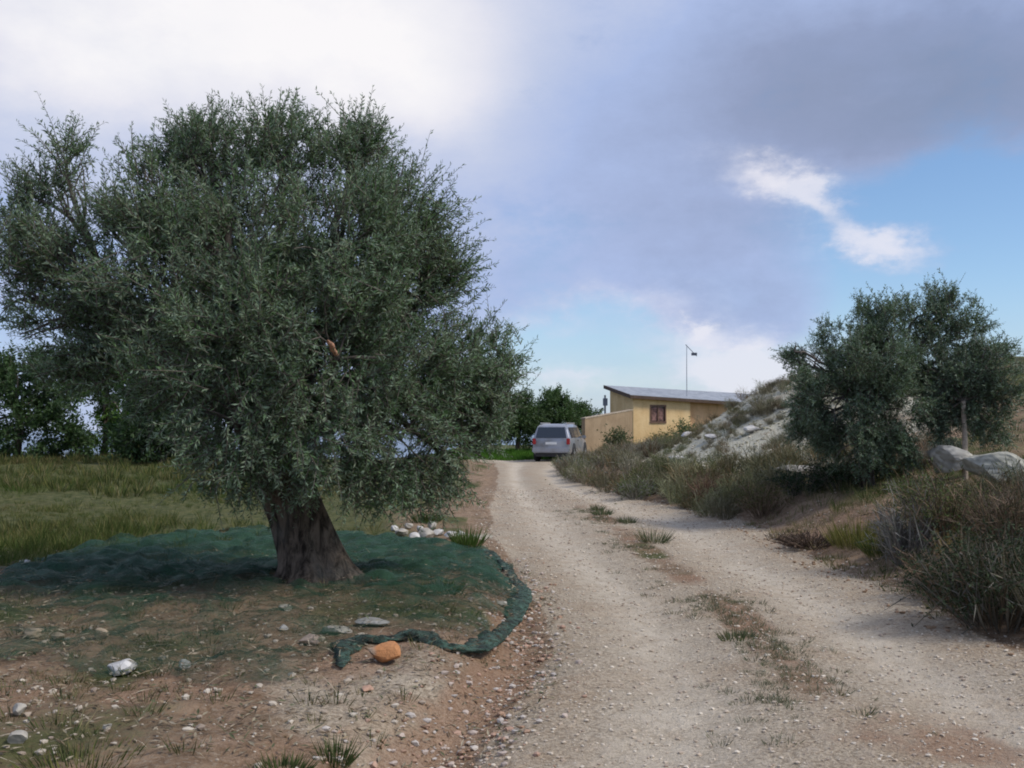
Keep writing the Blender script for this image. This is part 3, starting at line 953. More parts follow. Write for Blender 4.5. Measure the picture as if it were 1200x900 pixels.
def build_grass():
    rng = np.random.default_rng(31)
    protos = [tuft(rng, .16, .20, 26, .007, G_GRN + G_DRY[:1], .8) for _ in range(5)] + [tuft(rng, .15, .24, 22, .007, G_DRY + G_GRN, .7) for _ in range(4)]
    # the field on the left
    n = 9000
    u = rng.random(n)
    y = 10.2 * (48 / 10.2) ** u
    x = -(y * .56 + 1) * rng.random(n) + road_L(y) - .25
    x0 = road_L(y) - .25
    x = x0 - rng.random(n) * (y * .56 + 1.0)
    r, rd, g, rb = terrain_masks(x, y)
    dens = g * np.clip(.55 + 2.4 * fbm(x, y, .35, 3, 51), 0, 1)
    k = rng.random(n) < dens
    x, y = x[k], y[k]
    big = fbm(x, y, .22, 3, 52)
    s = (.55 + .5 * rng.random(len(x))) * (1 + y / 28) * (.8 + .9 * np.clip(big * 3, -.4, .8))
    s *= np.where(y < 13, .6, .62)
    k = ~in_net(x, y) | (rng.random(len(x)) < .22)
    s = np.where(in_net(x, y), s * .75, s)
    x, y, s = x[k], y[k], s[k]
    pt = np.clip(.5 + 2.2 * fbm(x, y, .3, 3, 57), 0, 1)[:, None]
    tn = np.array([[.72, .92, .62]]) * (1 - pt) + np.array([[1.2, 1.0, .95]]) * pt
    parts = [scatter(protos, x, y, H(x, y), s, rng, tint=tn)]
    # sparse near ground, both sides
    n = 1500
    y2 = 4.2 + 7.5 * rng.random(n) ** .8; x2 = road_L(y2) - .35 - rng.random(n) * (y2 * .56)
    r, rd, g, rb = terrain_masks(x2, y2)
    k = rng.random(n) < np.clip(g * 1.1 + .08, 0, 1) * .8
    x2, y2 = x2[k], y2[k]
    lowp = [tuft(rng, .12, .10, 22, .005, G_GRN + G_DRY, .9) for _ in range(4)]
    parts.append(scatter(lowp, x2, y2, H(x2, y2), .5 + .7 * rng.random(len(x2)), rng))
    n = 420
    yb = 8.5 + 8 * rng.random(n); xb = road_R(yb) + rng.random(n) * 2.6
    bp_ = [tuft(rng, .12, .12, 20, .006, G_DRY + G_GRN[:1], .9) for _ in range(4)]
    parts.append(scatter(bp_, xb, yb, H(xb, yb), .5 + .9 * rng.random(n), rng))
    # right bank
    n = 5200
    y3 = 5 * (50 / 5) ** rng.random(n); x3 = road_R(y3) + .1 + rng.random(n) ** 1.2 * (2.5 + y3 * .30)
    r, rd, g, rb = terrain_masks(x3, y3)
    k = rng.random(n) < g * np.where(y3 > 15, .28, .55)
    x3, y3 = x3[k], y3[k]
    parts.append(scatter(protos, x3, y3, H(x3, y3), (.6 + .6 * rng.random(len(x3))) * (1 + y3 / 40), rng))
    # vivid green sward left of the car
    n = 900
    y4 = 48 + 16 * rng.random(n); x4 = -4 + 7 * rng.random(n)
    gp = [tuft(rng, .3, .25, 20, .03, [(.06, .14, .02), (.08, .17, .03)], .7) for _ in range(3)]
    parts.append(scatter(gp, x4, y4, H(x4, y4), .8 + .8 * rng.random(n), rng))
    # tall pale grass at the brow on the left
    n = 420
    y5 = 20 + 22 * rng.random(n); x5 = -(y5 * .30) - rng.random(n) * 8 + rng.normal(size=n)
    tp = [tuft(rng, .3, .36, 34, .02, G_YEL + G_DRY[:1] + G_GRN, .6) for _ in range(4)]
    parts.append(scatter(tp, x5, y5, H(x5, y5), .4 + .75 * rng.random(n), rng))
    V, Fq, C = join(parts)
    tag(link_mesh('grass', np_mesh('grass', V, Fq, C), M['grass']), 'olive-green and straw-coloured grass over the field and banks', 'grass', kind='stuff')
    # creeping weeds in the middle of the track
    n = 950
    y6 = 4.5 + 15 * rng.random(n) ** 1.1
    L = road_L(y6); R = road_R(y6)
    x6 = L + (R - L) * (.47 + rng.normal(size=n) * .065)
    k = fbm(x6, y6, 1.0, 3, 61) > -.03
    x6, y6 = x6[k], y6[k]
    wp = [tuft(rng, .12, .09, 24, .006, [(.125, .14, .09), (.15, .16, .115), (.16, .14, .10)], 1.2) for _ in range(4)]
    V, Fq, C = scatter(wp, x6, y6, H(x6, y6), .3 + .65 * rng.random(len(x6)), rng)
    tag(link_mesh('weeds', np_mesh('weeds', V, Fq, C), M['grass']), 'low grey-green weeds creeping along the middle of the track', 'weeds', kind='stuff')


build_grass()


def build_litter():
    rng = np.random.default_rng(36)
    n = 15000
    a = rng.random(n) * 6.283; q = np.sqrt(rng.random(n))
    x = -2.1 + np.cos(a) * q * 3.6; y = 8.4 + np.sin(a) * q * 4.2
    k = (x < road_L(y) + .1) & (fbm(x, y, 1.4, 3, 95) + .25 * rng.random(n) > -.08)
    x, y = x[k], y[k]; n = len(x)
    P = np.stack([x, y, H(x, y) + np.where(in_net(x, y), .045, .008) + .01 * rng.random(n)], 1)
    D = rng.normal(size=(n, 3)) * np.array([1, 1, .15])
    tw = rng.random(n) < .12
    V, Fq = leaves(P, D, np.where(tw, .12 + .12 * rng.random(n), .035 + .03 * rng.random(n)), np.where(tw, .005, .014), rng, flat=np.tile([0, 0, 1.0], (n, 1)) + rng.normal(size=(n, 3)) * .25)
    pc = np.array([(.22, .17, .11), (.14, .10, .065), (.28, .24, .17), (.10, .11, .06), (.32, .27, .20)])
    C = np.repeat(pc[rng.integers(0, 5, n)] * (.6 + .7 * rng.random((n, 1))), 4, 0)
    tag(link_mesh('leaf_litter', np_mesh('leaf_litter', V, Fq, C), M['dry']), 'dry fallen leaves and twigs strewn on the earth and net below the large olive', 'leaf litter', kind='stuff')


build_litter()


def build_scrub():
    rng = np.random.default_rng(41)
    grey = [brush(rng, .5, .55, 60, 7, .028, .010, B_GREY, L_SAGE) for _ in range(4)]
    brn = [brush(rng, .5, .55, 60, 4, .028, .010, B_BRN + B_GREY[:1], L_SAGE + B_BRN[:1]) for _ in range(3)]
    grn = [brush(rng, .5, .5, 50, 14, .035, .014, B_GREY[:1], L_GRN) for _ in range(3)]
    protos = grey + grey + brn + grn
    xs, ys = [], []
    # thicket between the track and the house
    n = 450
    y = 17 + 27 * rng.random(n); t = rng.random(n) ** 1.1
    x = road_R(y) - .15 + t * (2.2 + (y - 17) * .16 + 2.0)
    k = (np.hypot((x - 7.6) / 3.5, (y - 27) / 5.6) > 1) | (rng.random(n) < .07)
    xs.append(x[k]); ys.append(y[k])
    # sparse on mound and hillside behind
    n = 230
    x = 5.5 + 14 * rng.random(n); y = 19 + 13 * rng.random(n)
    k = rng.random(n) < np.where((x < 10.8), .08, .8)
    xs.append(x[k]); ys.append(y[k])
    # thin low tufts creeping over the mound
    n = 420
    x = 7.6 + rng.normal(size=n) * 2.0; y = 26.5 + rng.normal(size=n) * 2.4
    xs.append(x); ys.append(y); nm_ = sum(len(a) for a in xs[:-1]); small = (nm_, nm_ + n)
    # right foreground bank
    n = 120
    y = 6.2 + 7.0 * rng.random(n); x = road_R(y) + .35 + rng.random(n) * 3.4
    k = (np.hypot((x - 4.4) / 1.25, (y - 13.2) / 2.0) > 1)
    xs.append(x[k]); ys.append(y[k])
    x = np.concatenate(xs); y = np.concatenate(ys)
    s = .55 + .65 * rng.random(len(x)); s = s * np.where(y > 16, .98, .72); s[small[0]:small[1]] *= .42
    p1 = np.clip(.5 + 2.6 * fbm(x, y, .45, 2, 91), 0, 1)[:, None]; p2 = np.clip(.5 + 3.2 * fbm(x, y, .7, 2, 92), 0, 1)[:, None]
    tn = np.array([[.72, .78, .54]]) * (1 - p1) + np.array([[1.15, 1.12, 1.12]]) * p1
    tn = tn * (1 - .45 * p2) + np.array([[.85, .66, .5]]) * .45 * p2
    tn = tn * np.where(y < 15, .9, 1.08)[:, None]
    V, Fq, C = scatter(protos, x, y, H(x, y) - .02, s, rng, .2, .3, tint=tn)
    tag(link_mesh('scrub', np_mesh('scrub', V, Fq, C), M['dry']), 'tangled dry grey and green scrub covering the right-hand bank', 'scrub', kind='stuff')


build_scrub()


def plant(name, label, cat, px, py, arr, s, mat, group=None, rz=0.0, dz=-.02):
    x, y = ground_px(px, py)
    V, Fq, C = arr
    o = link_mesh(name, np_mesh(name, V, Fq, C), mat)
    o.location = (x, y, Hs(x, y) + dz); o.scale = (s, s, s); o.rotation_euler = (0, 0, rz)
    tag(o, label, cat, group)
    return o


def build_plants():
    rng = np.random.default_rng(51)
    B = lambda **k: brush(rng, **k)
    gB = 'bushes on the right bank'
    plant('dry_shrub', 'grey twiggy shrub at the foot of the right bank beside the red earth', 'shrub', 1062, 660,
          B(r=.55, h=.75, stems=150, leaf=5, ll=.03, lw=.009, sc=[(.20, .19, .17), (.26, .24, .22), (.12, .11, .10)], lc=L_SAGE), 1.0, M['dry'], gB)
    plant('green_shrub', 'tall green and rust bush below the pale boulder', 'shrub', 1100, 640,
          B(r=.6, h=.8, stems=130, leaf=22, ll=.04, lw=.013, sc=B_BRN, lc=L_GRN + [(.13, .12, .05)]), 1.0, M['dry'], gB)
    plant('dry_shrub', 'dark tangled bush spilling onto the track at the right edge', 'shrub', 1165, 735,
          B(r=.75, h=.7, stems=240, leaf=26, ll=.035, lw=.014, sc=B_BRN[2:] + B_GREY[2:], lc=[(.04, .055, .03), (.055, .07, .04)]), 1.15, M['dry'], gB)
    plant('dry_shrub', 'brown twiggy bush in front of the yellow straw tuft', 'shrub', 1110, 700,
          B(r=.6, h=.5, stems=150, leaf=14, ll=.03, lw=.012, sc=B_BRN, lc=[(.05, .065, .04), (.09, .07, .05)]), 1.0, M['dry'], gB)
    plant('dry_shrub', 'low brown-green bush at the right frame edge under the boulder', 'shrub', 1185, 650,
          B(r=.7, h=.75, stems=190, leaf=12, ll=.035, lw=.012, sc=B_BRN, lc=[(.10, .075, .045), (.07, .08, .04)]), 1.0, M['dry'], gB)
    plant('green_shrub', 'leafy green bush standing on the crest beside the boulder', 'shrub', 1075, 600,
          B(r=.45, h=.5, stems=90, leaf=22, ll=.035, lw=.013, sc=B_GREY, lc=L_GRN), 1.0, M['dry'], gB)
    plant('straw_tuft', 'pale yellow straw tuft among the right-hand bushes', 'grass tuft', 1120, 668,
          tuft(rng, .22, .45, 300, .008, [(.42, .30, .12), (.34, .25, .11), (.30, .24, .12)], .35), 1.0, M['grass'])
    plant('straw_tuft', 'pinkish straw tuft at the right edge beside the boulder', 'grass tuft', 1182, 590,
          tuft(rng, .25, .35, 220, .009, [(.34, .24, .15), (.27, .19, .12)], .5), 1.0, M['grass'])
    plant('straw_tuft', 'ochre grass clump below the red earth of the bank', 'grass tuft', 1005, 640,
          tuft(rng, .6, .42, 500, .009, [(.19, .17, .06), (.15, .14, .05), (.12, .12, .045)], .6), 1.0, M['grass'])
    plant('straw_tuft', 'olive grass clump between the brush heap and the grey shrub', 'grass tuft', 1035, 650,
          tuft(rng, .4, .35, 300, .009, G_YEL + G_GRN, .6), 1.0, M['grass'])
    plant('dry_shrub', 'grey-mauve bush beside the bend of the track behind the car', 'shrub', 672, 556,
          B(r=.7, h=.6, stems=110, leaf=9, ll=.05, lw=.02, sc=B_GREY, lc=L_SAGE), 1.2, M['dry'], gB)
    plant('green_shrub', 'green bush at the foot of the long thicket by the track', 'shrub', 745, 585,
          B(r=.6, h=.5, stems=100, leaf=14, ll=.04, lw=.016, sc=B_GREY, lc=L_GRN), 1.1, M['dry'], gB)
    plant('dry_shrub', 'reddish dry bush in the middle of the roadside thicket', 'shrub', 832, 592,
          B(r=.6, h=.6, stems=120, leaf=6, ll=.04, lw=.014, sc=[(.17, .10, .075), (.13, .08, .06)], lc=B_BRN), 1.1, M['dry'], gB)
    plant('green_shrub', 'yellow-green bush at the near end of the roadside thicket', 'shrub', 893, 606,
          B(r=.6, h=.65, stems=110, leaf=12, ll=.04, lw=.015, sc=B_BRN, lc=[(.11, .11, .045), (.08, .09, .035)]), 1.0, M['dry'], gB)
    for px, py, lab, s in ((940, 580, 'dark low bush left of the bushy young olive', 1.15), (985, 572, 'dark low bush under the bushy young olive', 1.2),
                           (1035, 560, 'dark low bush between the young olive and the boulder', 1.0)):
        plant('green_shrub', lab, 'shrub', px, py, B(r=.6, h=.42, stems=90, leaf=26, ll=.045, lw=.017, sc=B_GREY[2:], lc=[(.03, .05, .028), (.04, .062, .034)]),
              s, M['dry'], gB)
    plant('green_shrub', 'small grey-green bush on the crest behind the boulder', 'shrub', 1108, 538,
          B(r=.4, h=.4, stems=90, leaf=26, ll=.04, lw=.016, sc=B_GREY, lc=[(.12, .15, .11), (.10, .12, .09)]), 1.0, M['dry'], gB)
    # bushes against the house
    for px, Y, h, r, lab, cols in ((802, 54.5, 1.9, .8, 'upright green bush against the front wall of the yellow house', GREEN),
                                   (722, 51.0, 1.5, .9, 'green bush at the near end of the low wall', [(.06, .085, .035), (.08, .10, .04)]),
                                   (775, 54.8, 1.2, .8, 'yellow-green bush below the window of the house', [(.12, .12, .03), (.09, .10, .03)]),
                                   (845, 55.0, 1.2, 1.0, 'low green bush beside the rubble mound in front of the house', L_GRN)):
        V, Fq, C = B(r=r, h=h, stems=90, leaf=22, ll=.13, lw=.06, sc=B_GREY, lc=cols)
        o = link_mesh('green_shrub', np_mesh('green_shrub', V, Fq, C), M['leaf'])
        x = (px - 600) / F * Y
        o.location = (x, Y, Hs(x, Y) - .05)
        tag(o, lab, 'shrub', 'bushes round the house')
    # clumps in the track
    for px, py, r, h, lab in ((705, 603, .25, .2, 'farthest green weed clump in the middle of the track'), (765, 635, .3, .3, 'tallest green weed clump in the middle of the track'),
                              (735, 612, .2, .18, 'small weed clump just beyond the tallest one in the track'), (860, 745, .22, .12, 'flat dark weed clump at the right of the centre strip'),
                              (700, 598, .14, .2, 'thin weed sprig beside the farthest clump of the track')):
        plant('weed_clump', lab, 'weed', px, py, tuft(rng, r, h, 170, .009, [(.085, .11, .06), (.11, .13, .08), (.14, .13, .08)], .95), 1.0, M['grass'],
              'weed clumps growing in the track')
    # around the big olive
    plant('weed_clump', 'bright green weeds at the right rim of the net by the track', 'weed', 548, 640,
          tuft(rng, .3, .34, 300, .010, [(.07, .11, .03), (.09, .13, .04)], .6), 1.0, M['grass'])
    plant('weed_clump', 'green weeds right behind the white stones', 'weed', 500, 612,
          tuft(rng, .4, .3, 260, .010, G_GRN, .7), 1.0, M['grass'])
    plant('weed_clump', 'green weeds on the net in front of the earth patch', 'weed', 520, 690,
          tuft(rng, .3, .16, 260, .008, [(.05, .085, .035), (.07, .10, .045)], 1.0), 1.0, M['grass'])
    plant('weed_clump', 'dark green weed at the bottom edge beside the pale gravel', 'weed', 395, 885,
          tuft(rng, .12, .16, 140, .006, G_GRN, .8), 1.0, M['grass'])
    plant('weed_clump', 'spreading green weeds in the bottom left corner', 'weed', 100, 890,
          tuft(rng, .4, .13, 320, .006, G_GRN + G_YEL, 1.0), 1.0, M['grass'])
    plant('weed_clump', 'green weeds on the bare earth left of the bottom-edge weed', 'weed', 335, 893,
          tuft(rng, .2, .1, 180, .006, G_GRN, 1.1), 1.0, M['grass'])
    plant('dry_shrub', 'tall ochre bush at the brow of the field behind the large olive', 'shrub', 180, 545,
          B(r=1.3, h=1.2, stems=170, leaf=12, ll=.08, lw=.035, sc=[(.18, .15, .07)], lc=[(.15, .15, .05), (.11, .12, .04)]), 1.0, M['leaf'])
    # dry brush heap and dead branches at the foot of the bank
    x, y = ground_px(950, 640)
    e = empty('brush_heap', (x, y, Hs(x, y)))
    tag(e, 'heap of dead brown twigs lying on the edge of the track below the red earth', 'brush heap')
    V, Fq, C = brush(rng, .62, .22, 260, 2, .03, .012, [(.07, .05, .04), (.11, .08, .065)], B_BRN, dome=1.0)
    link_mesh('twigs', np_mesh('twigs', V, Fq, C), M['dry'], e)
    paths = []
    for q in range(7):
        a = np.array([.2 + rng.random() * .3, -.1 - rng.random() * .2, .03]); bq = a + np.array([.9 + .5 * rng.random(), -.1 + .3 * rng.random(), .03])
        paths.append((curve_between(a, bq, rng, 7, .04), np.linspace(.018, .005, 7)))
    V, Fq = tube_arrays(paths, 5)
    link_mesh('dead_branches', np_mesh('dead_branches', V, Fq), M['twig'], e)


build_plants()


# ------------------------------------------------------------------ stones and gravel
def rock_arrays(rng, sub=2, rough=.25, flat=.7):
    bm = bmesh.new()
    bmesh.ops.create_icosphere(bm, subdivisions=sub, radius=.5)
    V = np.array([v.co[:] for v in bm.verts]); Fq = np.array([[v.index for v in f.verts] for f in bm.faces])
    bm.free()
    s = rng.integers(0, 9999)
    # cut by random planes for facets
    for q in range(11):
        n = unit(rng.normal(size=3)); d = .24 + .14 * rng.random()
        h = V @ n; over = np.clip(h - d, 0, None)
        V = V - over[:, None] * n * .85
    for sc, am in ((3, rough * .8), (8, rough * .35), (20, rough * .15)):
        V = V * (1 + am * ((vnoise(V[:, 0] * sc + 5 + V[:, 2] * sc * .7, V[:, 1] * sc - V[:, 2] * sc * .6, int(s)) + vnoise(V[:, 0] * sc * .8 + V[:, 1] * sc * .8, V[:, 2] * sc * 1.3 + 4, int(s) + 1))[:, None] * .5 - .5))
    V[:, 2] *= flat
    return V, Fq


def stone(name, label, px, py, w, col, rng, flat=.65, ax=1.0, group=None, sub=3, sink=.12, mat=None):
    x, y = ground_px(px, py)
    V, Fq = rock_arrays(rng, sub, .35, flat)
    V = V * np.array([w * ax, w, w]) * 1.05
    C = np.tile(np.array(col), (len(V), 1)) * (1 + (.7 if name == 'boulder' else .4) * (vnoise(V[:, 0] * 12 + V[:, 2] * 9, V[:, 1] * 22 + V[:, 2] * 13, 3)[:, None] - .5))
    me = np_mesh(name, V, Fq, C, smooth=False)
    o = link_mesh(name, me, mat or M['stone'])
    o.location = (x, y + w * .3, Hs(x, y + w * .3) + w * flat * (.5 - sink))
    o.rotation_euler = (0, 0, rng.random() * 1.2 - .6)
    tag(o, label, 'stone', group)
    return o


def build_stones():
    rng = np.random.default_rng(61)
    pale = (.36, .33, .28); tan = (.30, .24, .17); wht = (.50, .48, .45)
    m, T, b = new_mat('orange_stone')
    tc = T.node('ShaderNodeTexCoord')
    n = T.noise(tc.outputs['Object'], 9, 5, .6)
    sx = T.node('ShaderNodeSeparateXYZ'); T.l.new(tc.outputs['Object'], sx.inputs[0])
    mk = T.ramp(T.math('ADD', T.math('MULTIPLY', sx.outputs[0], 8.0), T.math('MULTIPLY', n, 1.2)), -.25, .15)
    bn = T.node('ShaderNodeBump'); bn.inputs['Distance'].default_value = .015; T.l.new(T.noise(tc.outputs['Object'], 40, 5, .7), bn.inputs['Height']); T.l.new(bn.outputs[0], b.inputs['Normal'])
    T.l.new(T.mix(mk, (.36, .26, .18), T.mix(n, (.40, .15, .05), (.56, .27, .11))), b.inputs['Base Color'])
    b.inputs['Roughness'].default_value = .9
    stone('stone', 'bright orange stone at the front corner of the green net', 450, 778, .24, pale, rng, .62, 1.05, mat=m)
    stone('stone', 'white angular stone on the front rim of the net at left', 146, 790, .19, wht, rng, .6, 1.1)
    stone('stone', 'pinkish pale stone just left of the orange stone', 366, 755, .16, (.44, .33, .27), rng, .5, 1.1)
    stone('stone', 'rounded tan stone lying on the net left of the middle', 120, 748, .11, tan, rng, .8)
    stone('stone', 'small white stone between the white angular stone and the orange one', 218, 782, .09, wht, rng, .7)
    stone('stone', 'small pale stone on the net in front of the trunk', 335, 714, .11, pale, rng, .5, 1.3)
    stone('stone', 'small white stone on the net nearer the camera than the trunk', 334, 738, .08, wht, rng, .6)
    stone('stone', 'broad tan stone on the net near the left edge of the photo', 42, 746, .14, tan, rng, .55, 1.2)
    stone('stone', 'tan stone beside the broad one near the left edge', 72, 750, .11, tan, rng, .6)
    stone('stone', 'grey-white stone at the left end of the net', 28, 662, .15, wht, rng, .4, 1.3)
    stone('stone', 'pale stone low at the left edge above the corner', 27, 836, .08, pale, rng, .8)
    stone('stone', 'buff stone in the bottom left corner', 26, 868, .09, pale, rng, .8)
    stone('stone', 'small pale stone on the bare earth near the bottom left corner', 130, 852, .055, pale, rng, .7)
    stone('stone', 'small pinkish stone on the pale gravel right below the orange stone', 432, 808, .07, (.45, .28, .2), rng, .6)
    stone('stone', 'long pale stone on the net just behind the orange stone', 395, 742, .17, pale, rng, .35, 1.5)
    stone('stone', 'flat grey slab beside the weeds on the net near the trunk', 440, 732, .2, (.36, .34, .31), rng, .3, 1.5)
    stone('stone', 'pale stone caught under the rolled rim of the net by the track', 587, 708, .08, pale, rng, .6, 1.4)
    stone('stone', 'second pale stone under the rolled rim, nearer the camera', 590, 683, .09, pale, rng, .5, 1.3)
    g = 'white stones heaped behind the net'
    for px, py, w in ((472, 628, .22), (487, 633, .18), (500, 630, .24), (515, 627, .17), (529, 632, .2), (478, 619, .16), (507, 620, .18), (462, 622, .14),
                      (541, 628, .13), (493, 622, .15)):
        stone('stone', 'white stone in the small heap behind the net right of the trunk', px, py, w, wht if rng.random() < .6 else pale, rng, .7, group=g)
    for px, py, w, lab in ((783, 522, .34, 'flat pale stone in the thicket below the house window'), (808, 513, .42, 'widest white stone above the thicket in front of the house'),
                           (836, 515, .36, 'pale stone at the foot of the rubble mound'), (793, 541, .34, 'white stone low in the roadside thicket'),
                           (883, 508, .38, 'whitish stone on the side of the rubble mound')):
        stone('stone', lab, px, py, w, wht, rng, .55, 1.3)
    stone('boulder', 'pale round-topped boulder on the crest of the right bank', 1118, 566, .74, (.42, .395, .345), rng, .80, 1.05, sub=5, sink=-.10)
    stone('boulder', 'lower grey boulder at the right end of the crest', 1172, 576, .72, (.33, .32, .265), rng, .72, 1.2, sub=5, sink=-.05)
    # grey rock where the bank meets the young olive
    stone('boulder', 'long low grey rock half buried left of the young olive', 945, 560, .8, (.30, .28, .25), rng, .35, 1.5, sub=4)
    # loose stones one can count on the gully
    # gravel
    base = [rock_arrays(rng, 1, .3, .7) for _ in range(6)]

    def pebbles(x, y, s, cols):
        k = len(x)
        V, Fq, C, o = [], [], [], 0
        h = H(x, y)
        for pi in range(len(base)):
            sel = np.arange(k) % len(base) == pi
            n = sel.sum()
            bv, bf = base[pi]
            a = rng.random(n) * 6.283
            ca, sa = np.cos(a)[:, None], np.sin(a)[:, None]
            vx = bv[:, 0][None] * ca - bv[:, 1][None] * sa; vy = bv[:, 0][None] * sa + bv[:, 1][None] * ca
            st = (.8 + .5 * rng.random((n, 1)))
            vv = np.stack([vx * s[sel][:, None] * st + x[sel][:, None], vy * s[sel][:, None] + y[sel][:, None],
                           bv[:, 2][None] * s[sel][:, None] + h[sel][:, None] + s[sel][:, None] * .12], -1)
            V.append(vv.reshape(-1, 3))
            Fq.append((bf[None] + (np.arange(n) * len(bv))[:, None, None]).reshape(-1, 3) + o)
            c = cols[sel]
            C.append(np.repeat(c, len(bv), 0)); o += n * len(bv)
        return np.concatenate(V), np.concatenate(Fq), np.concatenate(C)
    n = 16000
    y = 4.0 * (26 / 4.0) ** rng.random(n)
    L, R = road_L(y), road_R(y)
    x = L - .3 + (R - L + .6) * rng.random(n)
    s = (.007 + .02 * rng.random(n) ** 4) * (1 + y / 18)
    pc = np.array([(.52, .45, .36), (.60, .53, .43), (.42, .34, .26), (.48, .40, .31), (.34, .27, .21)])
    cols = pc[rng.integers(0, 5, n)]
    p1 = pebbles(x, y, s, cols)
    # stones in the washed-out gully and spread on the left earth
    n = 1500
    y = 4.2 + 8 * rng.random(n) ** 1.1; x = road_L(y) - .25 + rng.normal(size=n) * .22
    s = .018 + .045 * rng.random(n) ** 2.5
    pc2 = np.array([(.44, .36, .30), (.40, .26, .19), (.34, .22, .15), (.46, .41, .36)])
    p2 = pebbles(x, y, s, pc2[rng.integers(0, 4, n)])
    n = 2600
    y = 4.2 + 9 * rng.random(n); x = road_L(y) - .5 - rng.random(n) * y * .55
    s = .012 + .05 * rng.random(n) ** 5
    p3 = pebbles(x, y, s, pc[rng.integers(0, 5, n)] * .8)
    # rubble of the mound
    n = 7000
    x = 7.5 + rng.normal(size=n) * 2.1; y = 26.5 + rng.normal(size=n) * 2.7
    s = .02 + .09 * rng.random(n) ** 4
    p4 = pebbles(x, y, s, np.array([(.50, .46, .37), (.40, .37, .28), (.32, .30, .20)])[rng.integers(0, 3, n)])
    n = 3200
    y = 6.5 + 12 * rng.random(n); x = road_R(y) - .3 + rng.random(n) ** 1.2 * 3.4
    p5 = pebbles(x, y, .012 + .05 * rng.random(n) ** 4, np.array([(.38, .29, .20), (.30, .20, .13), (.42, .35, .27), (.24, .16, .10)])[rng.integers(0, 4, n)])
    V, Fq, C = join([p1, p2, p3, p5])
    tag(link_mesh('gravel', np_mesh('gravel', V, Fq, C), M['stone']), 'loose pale and reddish gravel strewn over the track and earth', 'gravel', kind='stuff')
    V, Fq, C = p4
    tag(link_mesh('rubble', np_mesh('rubble', V, Fq, C), M['stone']), 'pale broken rubble covering the mound beside the house', 'rubble', kind='stuff')


build_stones()


